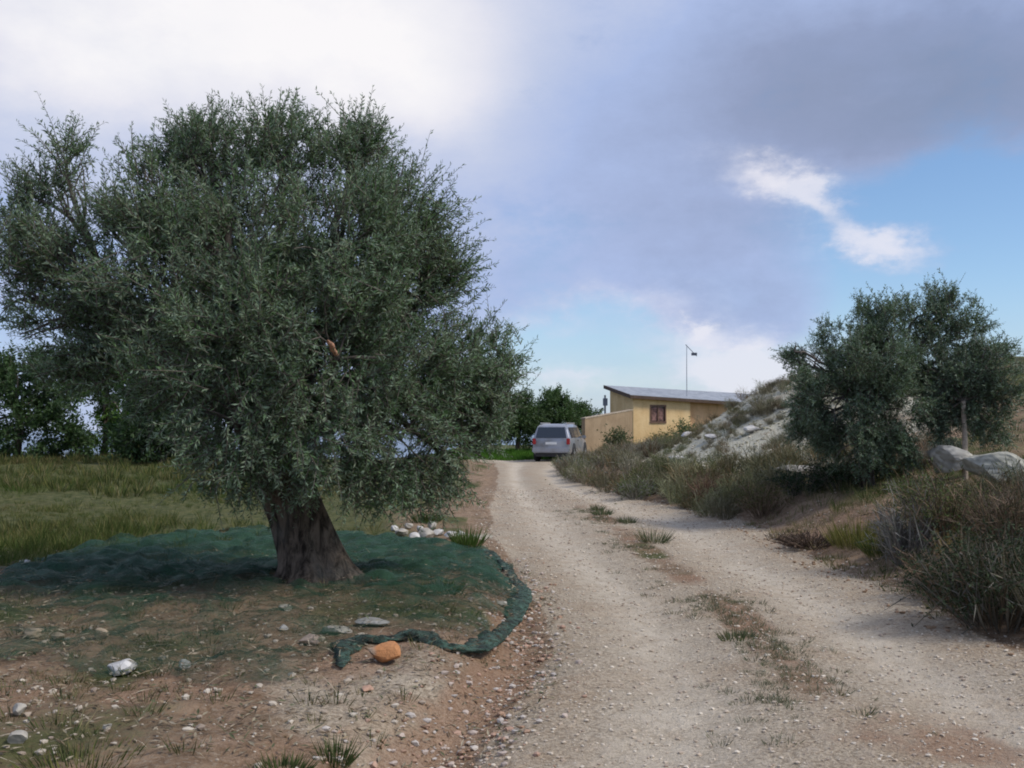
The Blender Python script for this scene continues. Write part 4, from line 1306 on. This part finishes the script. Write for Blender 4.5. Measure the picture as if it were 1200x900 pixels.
# ------------------------------------------------------------------ olive net
def build_net():
    m, T, b = new_mat('green_net')
    tc = T.node('ShaderNodeTexCoord'); P = tc.outputs['Object']
    at_ = T.node('ShaderNodeVertexColor', layer_name='tint')
    sp = T.node('ShaderNodeSeparateColor'); T.l.new(at_.outputs[0], sp.inputs[0])
    n1 = T.noise(P, 2.3, 5, .6, dist=.5); n2 = T.noise(P, 55, 3, .7)
    dens = T.math('ADD', sp.outputs[0], T.math('MULTIPLY', T.math('SUBTRACT', n1, .5), 2.0))
    dens = T.math('ADD', dens, T.math('MULTIPLY', T.math('SUBTRACT', n2, .5), 1.1))
    a = T.ramp(dens, .05, 1.05, .16, .95)
    T.l.new(T.mix(n1, (.010, .040, .022), (.030, .070, .040)), b.inputs['Base Color'])
    b.inputs['Roughness'].default_value = .7
    b.inputs['Specular IOR Level'].default_value = .2
    T.l.new(a, b.inputs['Alpha'])
    M['net'] = m
    W = NET_W
    bx, by = -1.74, 8.95
    me_xs = np.arange(W[:, 0].min() - .1, W[:, 0].max() + .1, .045)
    me_ys = np.arange(W[:, 1].min() - .1, W[:, 1].max() + .1, .045)
    X, Y = np.meshgrid(me_xs, me_ys)
    inside = np.zeros(X.shape, bool)
    dist = np.full(X.shape, 9.0)
    k = len(W)
    for i in range(k):
        x0, y0 = W[i]; x1, y1 = W[(i + 1) % k]
        c = ((y0 > Y) != (y1 > Y)) & (X < (x1 - x0) * (Y - y0) / (y1 - y0 + 1e-12) + x0)
        inside ^= c
        t = np.clip(((X - x0) * (x1 - x0) + (Y - y0) * (y1 - y0)) / ((x1 - x0) ** 2 + (y1 - y0) ** 2), 0, 1)
        dist = np.minimum(dist, np.hypot(X - x0 - t * (x1 - x0), Y - y0 - t * (y1 - y0)))
    sd_ = np.where(inside, dist, -dist)
    keep = sd_ + .8 * fbm(X, Y, 2.5, 3, 71) > 0
    keep &= np.hypot(X - bx, Y - by) > .42
    wr = np.abs(fbm(X + .3 * Y, Y * 1.6, 2.6, 3, 72)) * .26 + np.abs(fbm(X * 2, Y, 4.0, 2, 73)) * .10
    Z = H(X, Y) + .02 + wr * np.clip(sd_ / .25, .15, 1)
    idx = -np.ones(X.shape, int)
    q = keep[:-1, :-1] & keep[1:, :-1] & keep[:-1, 1:] & keep[1:, 1:]
    use = np.zeros(X.shape, bool)
    use[:-1, :-1] |= q; use[1:, :-1] |= q; use[:-1, 1:] |= q; use[1:, 1:] |= q
    idx[use] = np.arange(use.sum())
    V = np.stack([X[use], Y[use], Z[use]], 1)
    Fq = np.stack([idx[:-1, :-1][q], idx[:-1, 1:][q], idx[1:, 1:][q], idx[1:, :-1][q]], 1)
    # thicker (doubled) behind and round the trunk, single and worn thin at the front
    den = .22 + .50 * sst(7.9, 9.3, V[:, 1])
    den = den * (1 - .55 * np.exp(-(((V[:, 0] + .25) / .45) ** 2 + ((V[:, 1] - 8.9) / .7) ** 2)))
    den = np.maximum(den, .5 * np.exp(-((V[:, 1] - 8.35) / .25) ** 2) * (V[:, 0] > -2.6))
    e = empty('olive_net', (bx, by, Hs(bx, by)))
    tag(e, 'dark green harvest net spread on the ground round the large olive', 'net')
    b_ = np.array(e.location)
    C = np.stack([den] * 3, 1)
    link_mesh('net_sheet', np_mesh('net_sheet', V - b_, Fq, C, smooth=True), m, e)
    # rolled rim along the right and round to the orange stone
    rng = np.random.default_rng(72)
    roll_px = [(545, 642), (575, 650), (597, 668), (610, 695), (603, 722), (582, 748), (552, 764), (520, 758), (497, 745), (470, 748), (440, 752), (415, 750), (404, 765), (402, 785)]
    W2 = np.array([ground_px(*p) for p in roll_px])
    t = np.arange(len(W2)); tt = np.linspace(0, len(W2) - 1, 150)
    # smooth interpolation
    RX = np.interp(tt, t, W2[:, 0]); RY = np.interp(tt, t, W2[:, 1])
    ker = np.ones(9) / 9
    RX = np.convolve(np.pad(RX, 4, 'edge'), ker, 'valid'); RY = np.convolve(np.pad(RY, 4, 'edge'), ker, 'valid')
    sides = 16
    Vr = []
    tan = unit(np.stack([np.gradient(RX), np.gradient(RY)], 1))
    nrm = np.stack([-tan[:, 1], tan[:, 0]], 1)
    for i in range(150):
        th = np.linspace(0, 2 * np.pi, sides, endpoint=False)
        r = .040 * (.75 + .6 * vnoise(np.array([i * .13]), np.array([2.0]), 81)[0]) * (1 + 1.0 * (vnoise(th * 2.6 + i * .09, np.full(sides, i * .35), 82) - .5))
        if i < 8 or i > 142: r = r * min(i + 1, 150 - i) / 8
        u = np.cos(th) * r * (1.7 + .5 * math.sin(i * .21)); v = np.sin(th) * r * (.55 + .25 * math.sin(i * .33 + 1))
        g = float(H(np.array([RX[i]]), np.array([RY[i]]))[0])
        Vr.append(np.stack([RX[i] + nrm[i, 0] * u, RY[i] + nrm[i, 1] * u, g + .02 + v], 1))
    Vr = np.concatenate(Vr)
    i = np.arange(150 * sides).reshape(150, sides); j = np.roll(i, -1, 1)
    Fr = np.stack([i[:-1], j[:-1], j[1:], i[1:]], -1).reshape(-1, 4)
    mm = simple_mat('rolled_net', (.036, .072, .052), .9, .6, 9, bump=.03, bscale=45)
    TT = NT(mm.node_tree)
    tcc = TT.node('ShaderNodeTexCoord')
    TT.l.new(TT.ramp(TT.noise(tcc.outputs['Object'], 24, 4, .7), .36, .56, .25, 1.0), TT.n['Principled BSDF'].inputs['Alpha'])
    link_mesh('rolled_edge', np_mesh('rolled_edge', Vr - b_, Fr, smooth=True), mm, e)


build_net()


# ------------------------------------------------------------------ the yellow house
def bm_obj(name, fn, mat, parent=None, smooth=False, bevel=0.0):
    bm = bmesh.new(); fn(bm)
    if bevel:
        bmesh.ops.bevel(bm, geom=list(bm.edges), offset=bevel, segments=2, affect='EDGES', clamp_overlap=True)
    bmesh.ops.recalc_face_normals(bm, faces=bm.faces)
    me = bpy.data.meshes.new(name); bm.to_mesh(me); bm.free()
    return link_mesh(name, me, mat, parent, smooth)


def box(bm, x0, x1, y0, y1, z0, z1):
    r = bmesh.ops.create_cube(bm, size=1)
    for v in r['verts']:
        v.co = Vector((x0 + (v.co.x + .5) * (x1 - x0), y0 + (v.co.y + .5) * (y1 - y0), z0 + (v.co.z + .5) * (z1 - z0)))
    return r['verts']


def prism(bm, poly, y0, y1):
    """poly in x,z extruded from y0 to y1"""
    a = [bm.verts.new((x, y0, z)) for x, z in poly]; b = [bm.verts.new((x, y1, z)) for x, z in poly]
    bm.faces.new(a); bm.faces.new(b[::-1])
    for i in range(len(poly)):
        j = (i + 1) % len(poly)
        bm.faces.new((a[i], b[i], b[j], a[j]))


def block_mat(name, c1, c2, mortar=None, sc=(2.2, 4.4)):
    m, T, b = new_mat(name)
    tc = T.node('ShaderNodeTexCoord'); P = tc.outputs['Object']
    n = T.noise(P, 1.1, 6, .65); nf = T.noise(P, 9, 5, .7)
    c = T.mix(T.ramp(n, .3, .7), c1, c2)
    c = T.mix(T.math('MULTIPLY', T.ramp(nf, .5, .75), .35), c, tuple(q * .6 for q in c1))
    mp = T.node('ShaderNodeMapping'); T.l.new(P, mp.inputs[0]); mp.inputs['Scale'].default_value = (3.5, 3.5, .35)
    c = T.mix(T.math('MULTIPLY', T.ramp(T.noise(mp.outputs[0], 1.6, 5, .65), .52, .72), .45), c, tuple(q * .55 for q in c1))
    T.l.new(c, b.inputs['Base Color'])
    b.inputs['Roughness'].default_value = .92
    bn = T.node('ShaderNodeBump'); bn.inputs['Strength'].default_value = .5; bn.inputs['Distance'].default_value = .02
    T.l.new(nf, bn.inputs['Height']); T.l.new(bn.outputs[0], b.inputs['Normal'])
    return m


def build_house():
    ang = math.radians(15)
    c0 = Vector((6.94, 57.0, 0)); g = Hs(6.94, 57.0) - .4
    e = empty('house', (c0.x, c0.y, g), ang)
    tag(e, 'small yellow house with a low grey sloping roof and one dark window', 'house')
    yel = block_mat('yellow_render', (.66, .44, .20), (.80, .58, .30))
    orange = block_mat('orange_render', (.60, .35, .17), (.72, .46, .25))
    roofm, T, b = new_mat('grey_roof_sheet')
    tc = T.node('ShaderNodeTexCoord')
    wv = T.node('ShaderNodeTexWave', wave_type='BANDS', bands_direction='X'); T.l.new(tc.outputs['Object'], wv.inputs[0]); wv.inputs['Scale'].default_value = 3.0
    n = T.noise(tc.outputs['Object'], 2.5, 5, .6)
    T.l.new(T.mix(T.ramp(n, .3, .7), (.28, .30, .32), (.42, .44, .46)), b.inputs['Base Color'])
    b.inputs['Roughness'].default_value = .6
    bn = T.node('ShaderNodeBump'); bn.inputs['Distance'].default_value = .04; T.l.new(wv.outputs[1], bn.inputs['Height']); T.l.new(bn.outputs[0], b.inputs['Normal'])
    wood = simple_mat('dark_wood', (.09, .055, .035), .8, .3, 12)
    Lx, Dp, st = 9.5, 3.75, 3.55            # length, depth, where the front steps back
    zf = lambda x: 3.38 - g - .052 * x      # front eave height along the front
    zb = lambda x: 4.0 - g - .045 * x

    # body: prism in x at varied height -> build as a hull with a stepped front
    def plan(bm):
        rec = .3
        P = [(0, 0), (st, 0), (st, rec), (Lx, rec), (Lx, Dp), (0, Dp)]
        def top(x, y): return zf(x) + (zb(x) - zf(x)) * y / Dp - .06
        lo = [bm.verts.new((x, y, 0)) for x, y in P]; hi = [bm.verts.new((x, y, top(x, y))) for x, y in P]
        for i in range(6):
            j = (i + 1) % 6
            if i in (1, 2): continue
            if i == 0:                       # front wall with the window opening
                x0, x1, z0, z1 = WX0, WX1, WZ0, WZ1
                a = lo[0]; bq = lo[1]; c = hi[1]; d = hi[0]
                w = [bm.verts.new((x0, 0, z0)), bm.verts.new((x1, 0, z0)), bm.verts.new((x1, 0, z1)), bm.verts.new((x0, 0, z1))]
                bm.faces.new((a, bq, w[1], w[0])); bm.faces.new((bq, c, w[2], w[1])); bm.faces.new((c, d, w[3], w[2])); bm.faces.new((d, a, w[0], w[3]))
                wi = [bm.verts.new((v.co.x, .22, v.co.z)) for v in w]
                for q in range(4): bm.faces.new((w[q], w[(q + 1) % 4], wi[(q + 1) % 4], wi[q]))
                continue
            bm.faces.new((lo[i], lo[j], hi[j], hi[i]))
        bm.faces.new(hi)
    WX0, WX1 = 1.05, 2.0
    WZ0, WZ1 = EYE + (HOR - 495) / F * 57.3 - g, EYE + (HOR - 475) / F * 57.3 - g
    bm_obj('wall', plan, yel, e)

    def rec(bm):
        def top(x, y): return zf(x) + (zb(x) - zf(x)) * y / Dp - .06
        y = .3
        v = [bm.verts.new((st, 0, 0)), bm.verts.new((st, y, 0)), bm.verts.new((Lx, y, 0)),
             bm.verts.new((st, 0, top(st, 0))), bm.verts.new((st, y, top(st, y))), bm.verts.new((Lx, y, top(Lx, y)))]
        bm.faces.new((v[0], v[1], v[4], v[3])); bm.faces.new((v[1], v[2], v[5], v[4]))
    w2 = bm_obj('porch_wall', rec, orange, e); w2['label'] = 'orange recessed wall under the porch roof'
    def roof(bm):
        ov = .28; t = .07
        pts = []
        for (x, y) in ((-ov, -ov), (Lx + ov, -ov), (Lx + ov, Dp + ov), (-ov, Dp + ov)):
            k = y / Dp
            pts.append((x, y, zf(x) * (1 - k) + zb(x) * k))
        a = [bm.verts.new(p) for p in pts]; c = [bm.verts.new((p[0], p[1], p[2] + t)) for p in pts]
        bm.faces.new(a); bm.faces.new(c)
        for i in range(4): bm.faces.new((a[i], a[(i + 1) % 4], c[(i + 1) % 4], c[i]))
    rf = bm_obj('roof', roof, roofm, e)

    def fascia(bm):
        ov = .285
        for x0, x1 in ((-ov, Lx + ov),):
            a = []
            for x in (x0, x1):
                z = zf(x) * (1 + ov / Dp) - zb(x) * ov / Dp
                a += [(x, -ov - .03, z - .13), (x, -ov - .03, z + .045), (x, -ov, z + .045), (x, -ov, z - .13)]
            v = [bm.verts.new(p) for p in a]
            bm.faces.new(v[:4]); bm.faces.new(v[4:])
            for i in range(4): bm.faces.new((v[i], v[(i + 1) % 4], v[4 + (i + 1) % 4], v[4 + i]))
        v = []
        for y in (-ov, Dp + ov):
            z = zf(-ov) + (zb(-ov) - zf(-ov)) * y / Dp
            v += [bm.verts.new(p) for p in ((-ov - .03, y, z - .13), (-ov, y, z - .13), (-ov, y, z + .08), (-ov - .03, y, z + .08))]
        bm.faces.new(v[:4]); bm.faces.new(v[4:])
        for i in range(4): bm.faces.new((v[i], v[(i + 1) % 4], v[4 + (i + 1) % 4], v[4 + i]))
    bm_obj('fascia', fascia, wood, rf)
    fr = simple_mat('window_frame_paint', (.16, .085, .05), .6, .2, 10)

    def frame(bm):
        t = .08
        box(bm, WX0 - .03, WX1 + .03, -.03, .06, WZ1 - t, WZ1 + .03); box(bm, WX0 - .03, WX1 + .03, -.05, .06, WZ0 - .05, WZ0 + t - .02)
        box(bm, WX0 - .03, WX0 + t - .03, -.025, .06, WZ0 + t - .02, WZ1 - t); box(bm, WX1 - t + .03, WX1 + .03, -.025, .06, WZ0 + t - .02, WZ1 - t)
        box(bm, (WX0 + WX1) / 2 - .025, (WX0 + WX1) / 2 + .025, -.02, .05, WZ0 + t - .02, WZ1 - t)
    wn = bm_obj('window', frame, fr, e)
    gm, T, b = new_mat('window_glass')
    b.inputs['Base Color'].default_value = (.02, .018, .02, 1); b.inputs['Roughness'].default_value = .12
    bm_obj('pane', lambda bm: box(bm, WX0, WX1, .07, .08, WZ0, WZ1), gm, wn)
    cur = simple_mat('curtain_cloth', (.22, .12, .10), .9, .5, 6)
    cv = bm_obj('curtain', lambda bm: box(bm, WX0 + .1, WX1 - .12, .035, .045, WZ0 + .1, WZ1 - .12), cur, wn)
    # antenna on the roof
    Y = 58.6; p = at(805, 462, Y)
    # foot on the roof: find the roof height under the mast
    inv = e.matrix_world if False else Matrix.Translation((c0.x, c0.y, g)) @ Matrix.Rotation(ang, 4, 'Z')
    q = inv.inverted() @ Vector((p.x, Y, 0))
    zr = zf(q.x) + (zb(q.x) - zf(q.x)) * q.y / Dp + .06 + g
    a = empty('antenna', (p.x, Y, zr))
    tag(a, 'thin television antenna mast standing on the roof of the house', 'antenna')
    met = simple_mat('galvanised_metal', (.42, .43, .44), .45, .15, 20, metal=.6)
    top = at(805, 404, Y).z - zr
    V, Fq = tube_arrays([(np.array([(0, 0, 0), (0, 0, top / 2), (.015, 0, top)]), np.array([.028, .024, .018]))], 8)
    link_mesh('mast', np_mesh('mast', V, Fq, smooth=True), met, a)
    dm = simple_mat('dull_metal', (.10, .11, .14), .5, .15, 20, metal=.4)

    def yagi(bm):
        # boom falls away from the mast top towards the right
        b0 = Vector((-.02, 0, top - .02)); b1 = Vector((.62, .1, top - .66))
        ds = (b1 - b0).normalized()
        prs = [(b0 - ds * .05, b1, .02)]
        for k in range(8):
            c = b0 + ds * (.08 + k * .10); w = .26 - .012 * k
            cr = Vector((.25, .95, .1)).normalized() if k % 1 == 0 else ds
            prs.append((c - cr * w, c + cr * w, .009))
        for pa, pb, r in prs:
            v = pb - pa
            mt = Matrix.Translation((pa + pb) / 2) @ v.to_track_quat('Z', 'Y').to_matrix().to_4x4()
            bmesh.ops.create_cone(bm, cap_ends=True, segments=6, radius1=r, radius2=r, depth=v.length, matrix=mt)
        box(bm, .3, .62, .0, .12, top - .62, top - .46)
    bm_obj('aerial', yagi, dm, a)
    # low boundary wall from the house down to the parking place
    wm = block_mat('shaded_render', (.24, .17, .10), (.32, .235, .145))  # house render browned down, the wall's shade put into its colour
    A = Vector((6.75, 56.6)); B = Vector((3.72, 52.0))
    w = empty('boundary_wall', (A.x, A.y, Hs(A.x, A.y)))
    tag(w, 'low masonry wall coloured brown as in shade, running from the yellow house towards the parked car', 'wall')
    d = (B - A); L = d.length; w.rotation_euler = (0, 0, math.atan2(d.y, d.x))
    zA = EYE + (HOR - 481) / F * A.y - w.location.z; zB = EYE + (HOR - 491) / F * B.y - w.location.z
    bm_obj('masonry', lambda bm: prism(bm, [(0, -1.2), (L, -1.2), (L, zB), (0, zA)], -.1, .1), wm, w)
    bm_obj('coping', lambda bm: prism(bm, [(-.02, zA + .002), (L + .03, zB + .002), (L + .03, zB + .06), (-.02, zA + .06)], -.13, .13), simple_mat('coping_stone', (.36, .29, .21), .9, .2, 6), w)
    # pale pipe at the left corner of the house
    Y = 60.9
    p = at(709, 463, Y); gz = Hs(p.x, Y)
    pp = empty('post', (p.x, Y, gz))
    tag(pp, 'thin grey pole standing just left of the house', 'pole')
    V, Fq = tube_arrays([(np.array([(0, 0, -.2), (0, 0, p.z - gz)]), np.array([.07, .06]))], 10)
    link_mesh('pole', np_mesh('pole', V, Fq, smooth=True), met, pp)
    bm_obj('junction_box', lambda bm: box(bm, -.14, .14, -.22, -.075, p.z - gz - .65, p.z - gz - .2), simple_mat('box_paint', (.22, .25, .30), .5, .1), pp, bevel=.01)


build_house()


# ------------------------------------------------------------------ the parked car
def build_car():
    Y = 45.6
    x = (651 - 600) / F * Y
    gz = Hs(x, Y)
    hd = math.radians(-15)
    e = empty('parked_car', (x + .35, Y + 2.1, gz), hd)       # forward is +Y of the empty
    tag(e, 'silver off-road estate car seen from behind, parked where the track ends', 'car')
    silver, T, b = new_mat('silver_paint')
    b.inputs['Base Color'].default_value = (.38, .39, .42, 1); b.inputs['Metallic'].default_value = .55
    b.inputs['Roughness'].default_value = .38; b.inputs['Coat Weight'].default_value = .5
    tc = T.node('ShaderNodeTexCoord')
    T.l.new(T.mix(T.ramp(T.noise(tc.outputs['Object'], 2, 5, .6), .4, .7), (.36, .37, .40), (.29, .285, .28)), b.inputs['Base Color'])
    glass, T, b = new_mat('car_glass')
    b.inputs['Base Color'].default_value = (.03, .04, .055, 1); b.inputs['Roughness'].default_value = .08
    black = simple_mat('black_plastic', (.025, .025, .027), .6, .15)
    rubber = simple_mat('tyre_rubber', (.02, .02, .02), .85, .2)
    alloy = simple_mat('wheel_alloy', (.45, .45, .46), .4, .1, metal=.7)
    red, T, b = new_mat('red_lens'); b.inputs['Base Color'].default_value = (.35, .02, .02, 1); b.inputs['Roughness'].default_value = .2
    white = simple_mat('plate_white', (.75, .75, .72), .5, .05)
    # stations: y, bottom, belt, roof, half width low, half width at belt, half width roof
    ST = [(-2.14, .52, 1.00, 1.02, .80, .80, .78), (-2.09, .42, 1.05, 1.30, .87, .86, .76), (-2.02, .36, 1.06, 1.62, .88, .87, .68), (-1.86, .34, 1.06, 1.70, .89, .88, .67),
          (-1.0, .32, 1.06, 1.75, .90, .89, .68), (0, .32, 1.05, 1.75, .90, .89, .68), (.45, .32, 1.04, 1.70, .90, .89, .67), (.75, .32, 1.03, 1.45, .90, .89, .70), (1.12, .32, 1.02, 1.08, .90, .88, .76),
          (1.6, .34, .98, 1.01, .89, .86, .78), (2.02, .36, .88, .92, .84, .82, .74), (2.18, .45, .72, .78, .72, .72, .66)]

    def ring(s):
        y, zb, zm, zr, wl, wm, wr = s
        P = [(wl * .92, zb), (wl, zb + .12), (wl + .005, (zb + zm) / 2), (wm, zm), ((wm + wr * 2) / 3, zm + (zr - zm) * .66), (wr, zr - .06 * min(1, (zr - zm) * 3)), (wr * .88, zr)]
        return [(-a, y, z) for a, z in P][::1] + [(a, y, z) for a, z in P][::-1]

    def body(bm):
        rr = [[bm.verts.new(p) for p in ring(s)] for s in ST]
        n = len(rr[0])
        for a, c in zip(rr[:-1], rr[1:]):
            for i in range(n):
                j = (i + 1) % n
                bm.faces.new((a[i], a[j], c[j], c[i]))
        bm.faces.new(rr[0]); bm.faces.new(rr[-1])
    bo = bm_obj('body', body, silver, e, smooth=True)
    md = bo.modifiers.new('es', 'EDGE_SPLIT'); md.split_angle = math.radians(35)
    # arches
    for sx in (-1, 1):
        for wy in (-1.32, 1.36):
            def arch(bm, sx=sx, wy=wy):
                bmesh.ops.create_cone(bm, cap_ends=True, segments=24, radius1=.42, radius2=.42, depth=.10,
                                      matrix=Matrix.Translation((sx * .865, wy, .44)) @ Matrix.Rotation(math.pi / 2, 4, 'Y'))
            bm_obj('wheel_arch', arch, black, e)

            def tyre(bm, sx=sx, wy=wy):
                prof = [(.22, -.11), (.33, -.115), (.365, -.08), (.37, 0), (.365, .08), (.33, .115), (.22, .11)]
                rings = []
                for k in range(28):
                    a = k / 28 * 2 * math.pi
                    rings.append([bm.verts.new((sx * .83 + d, wy + r * math.cos(a), .37 + r * math.sin(a))) for r, d in prof])
                for k in range(28):
                    A, B_ = rings[k], rings[(k + 1) % 28]
                    for i in range(len(prof)):
                        j = (i + 1) % len(prof)
                        bm.faces.new((A[i], A[j], B_[j], B_[i]))
            w = bm_obj('wheel', tyre, rubber, e, smooth=True)

            def rim(bm, sx=sx, wy=wy):
                bmesh.ops.create_cone(bm, cap_ends=True, segments=20, radius1=.07, radius2=.07, depth=.2, matrix=Matrix.Translation((sx * .84, wy, .37)) @ Matrix.Rotation(math.pi / 2, 4, 'Y'))
                for k in range(5):
                    mt = Matrix.Translation((sx * .84, wy, .37)) @ Matrix.Rotation(k * 2 * math.pi / 5, 4, 'X')
                    v = box(bm, -.09, .09, -.035, .035, .05, .225)
                    for q in v: q.co = mt @ q.co
            bm_obj('rim', rim, alloy, w)
    # rear glass on the sloping tailgate
    def quad(bm, pts, t):
        n = (Vector(pts[1]) - Vector(pts[0])).cross(Vector(pts[3]) - Vector(pts[0])).normalized() * t
        a = [bm.verts.new(Vector(p) + n) for p in pts]; c = [bm.verts.new(Vector(p) - n * .5) for p in pts]
        bm.faces.new(a); bm.faces.new(c[::-1])
        for i in range(4): bm.faces.new((a[i], a[(i + 1) % 4], c[(i + 1) % 4], c[i]))
    bm_obj('rear_window', lambda bm: quad(bm, [(-.72, -2.165, 1.10), (.72, -2.165, 1.10), (.62, -2.055, 1.58), (-.62, -2.055, 1.58)], .012), glass, e)
    bm_obj('windscreen', lambda bm: quad(bm, [(-.66, .53, 1.66), (.66, .53, 1.66), (.74, 1.12, 1.10), (-.74, 1.12, 1.10)], .03), glass, e)
    for sx in (-1, 1):
        for y0, y1 in ((-1.8, -1.12), (-1.05, -.22), (-.15, .62)):
            def side(bm, sx=sx, y0=y0, y1=y1):
                xl = sx * .885; xt = sx * .735
                y1t = y1 if y1 < .5 else .38
                p = [(xl, y0, 1.10), (xl, y1, 1.10), (xt, y1t, 1.58), (xt, y0 + .05, 1.58)]
                if sx < 0: p = p[::-1]
                quad(bm, p, .012)
            bm_obj('side_window', side, glass, e)
    for sx in (-1, 1):
        bm_obj('tail_light', lambda bm, sx=sx: box(bm, min(sx * .72, sx * .87), max(sx * .72, sx * .87), -2.18, -2.06, .80, 1.08), red, e, bevel=.02)
        bm_obj('roof_rail', lambda bm, sx=sx: box(bm, sx * .60 - .02, sx * .60 + .02, -1.7, .3, 1.74, 1.80), alloy, e, bevel=.012)
        bm_obj('mirror', lambda bm, sx=sx: box(bm, sx * 1.0 - .1, sx * 1.0 + .1, .55, .68, 1.05, 1.2), silver, e, bevel=.03)
        bm_obj('door_handle', lambda bm, sx=sx: box(bm, sx * .905 - .02, sx * .905 + .02, -.45, -.28, .96, .99), black, e)
    bm_obj('rear_bumper', lambda bm: box(bm, -.88, .88, -2.26, -2.0, .42, .68), silver, e, bevel=.05)
    bm_obj('underbody', lambda bm: box(bm, -.74, .74, -2.1, 2.0, .24, .40), black, e)
    bm_obj('number_plate', lambda bm: box(bm, -.26, .26, -2.162, -2.14, .80, .91), white, e)


build_car()
for me in bpy.data.meshes: me.update()
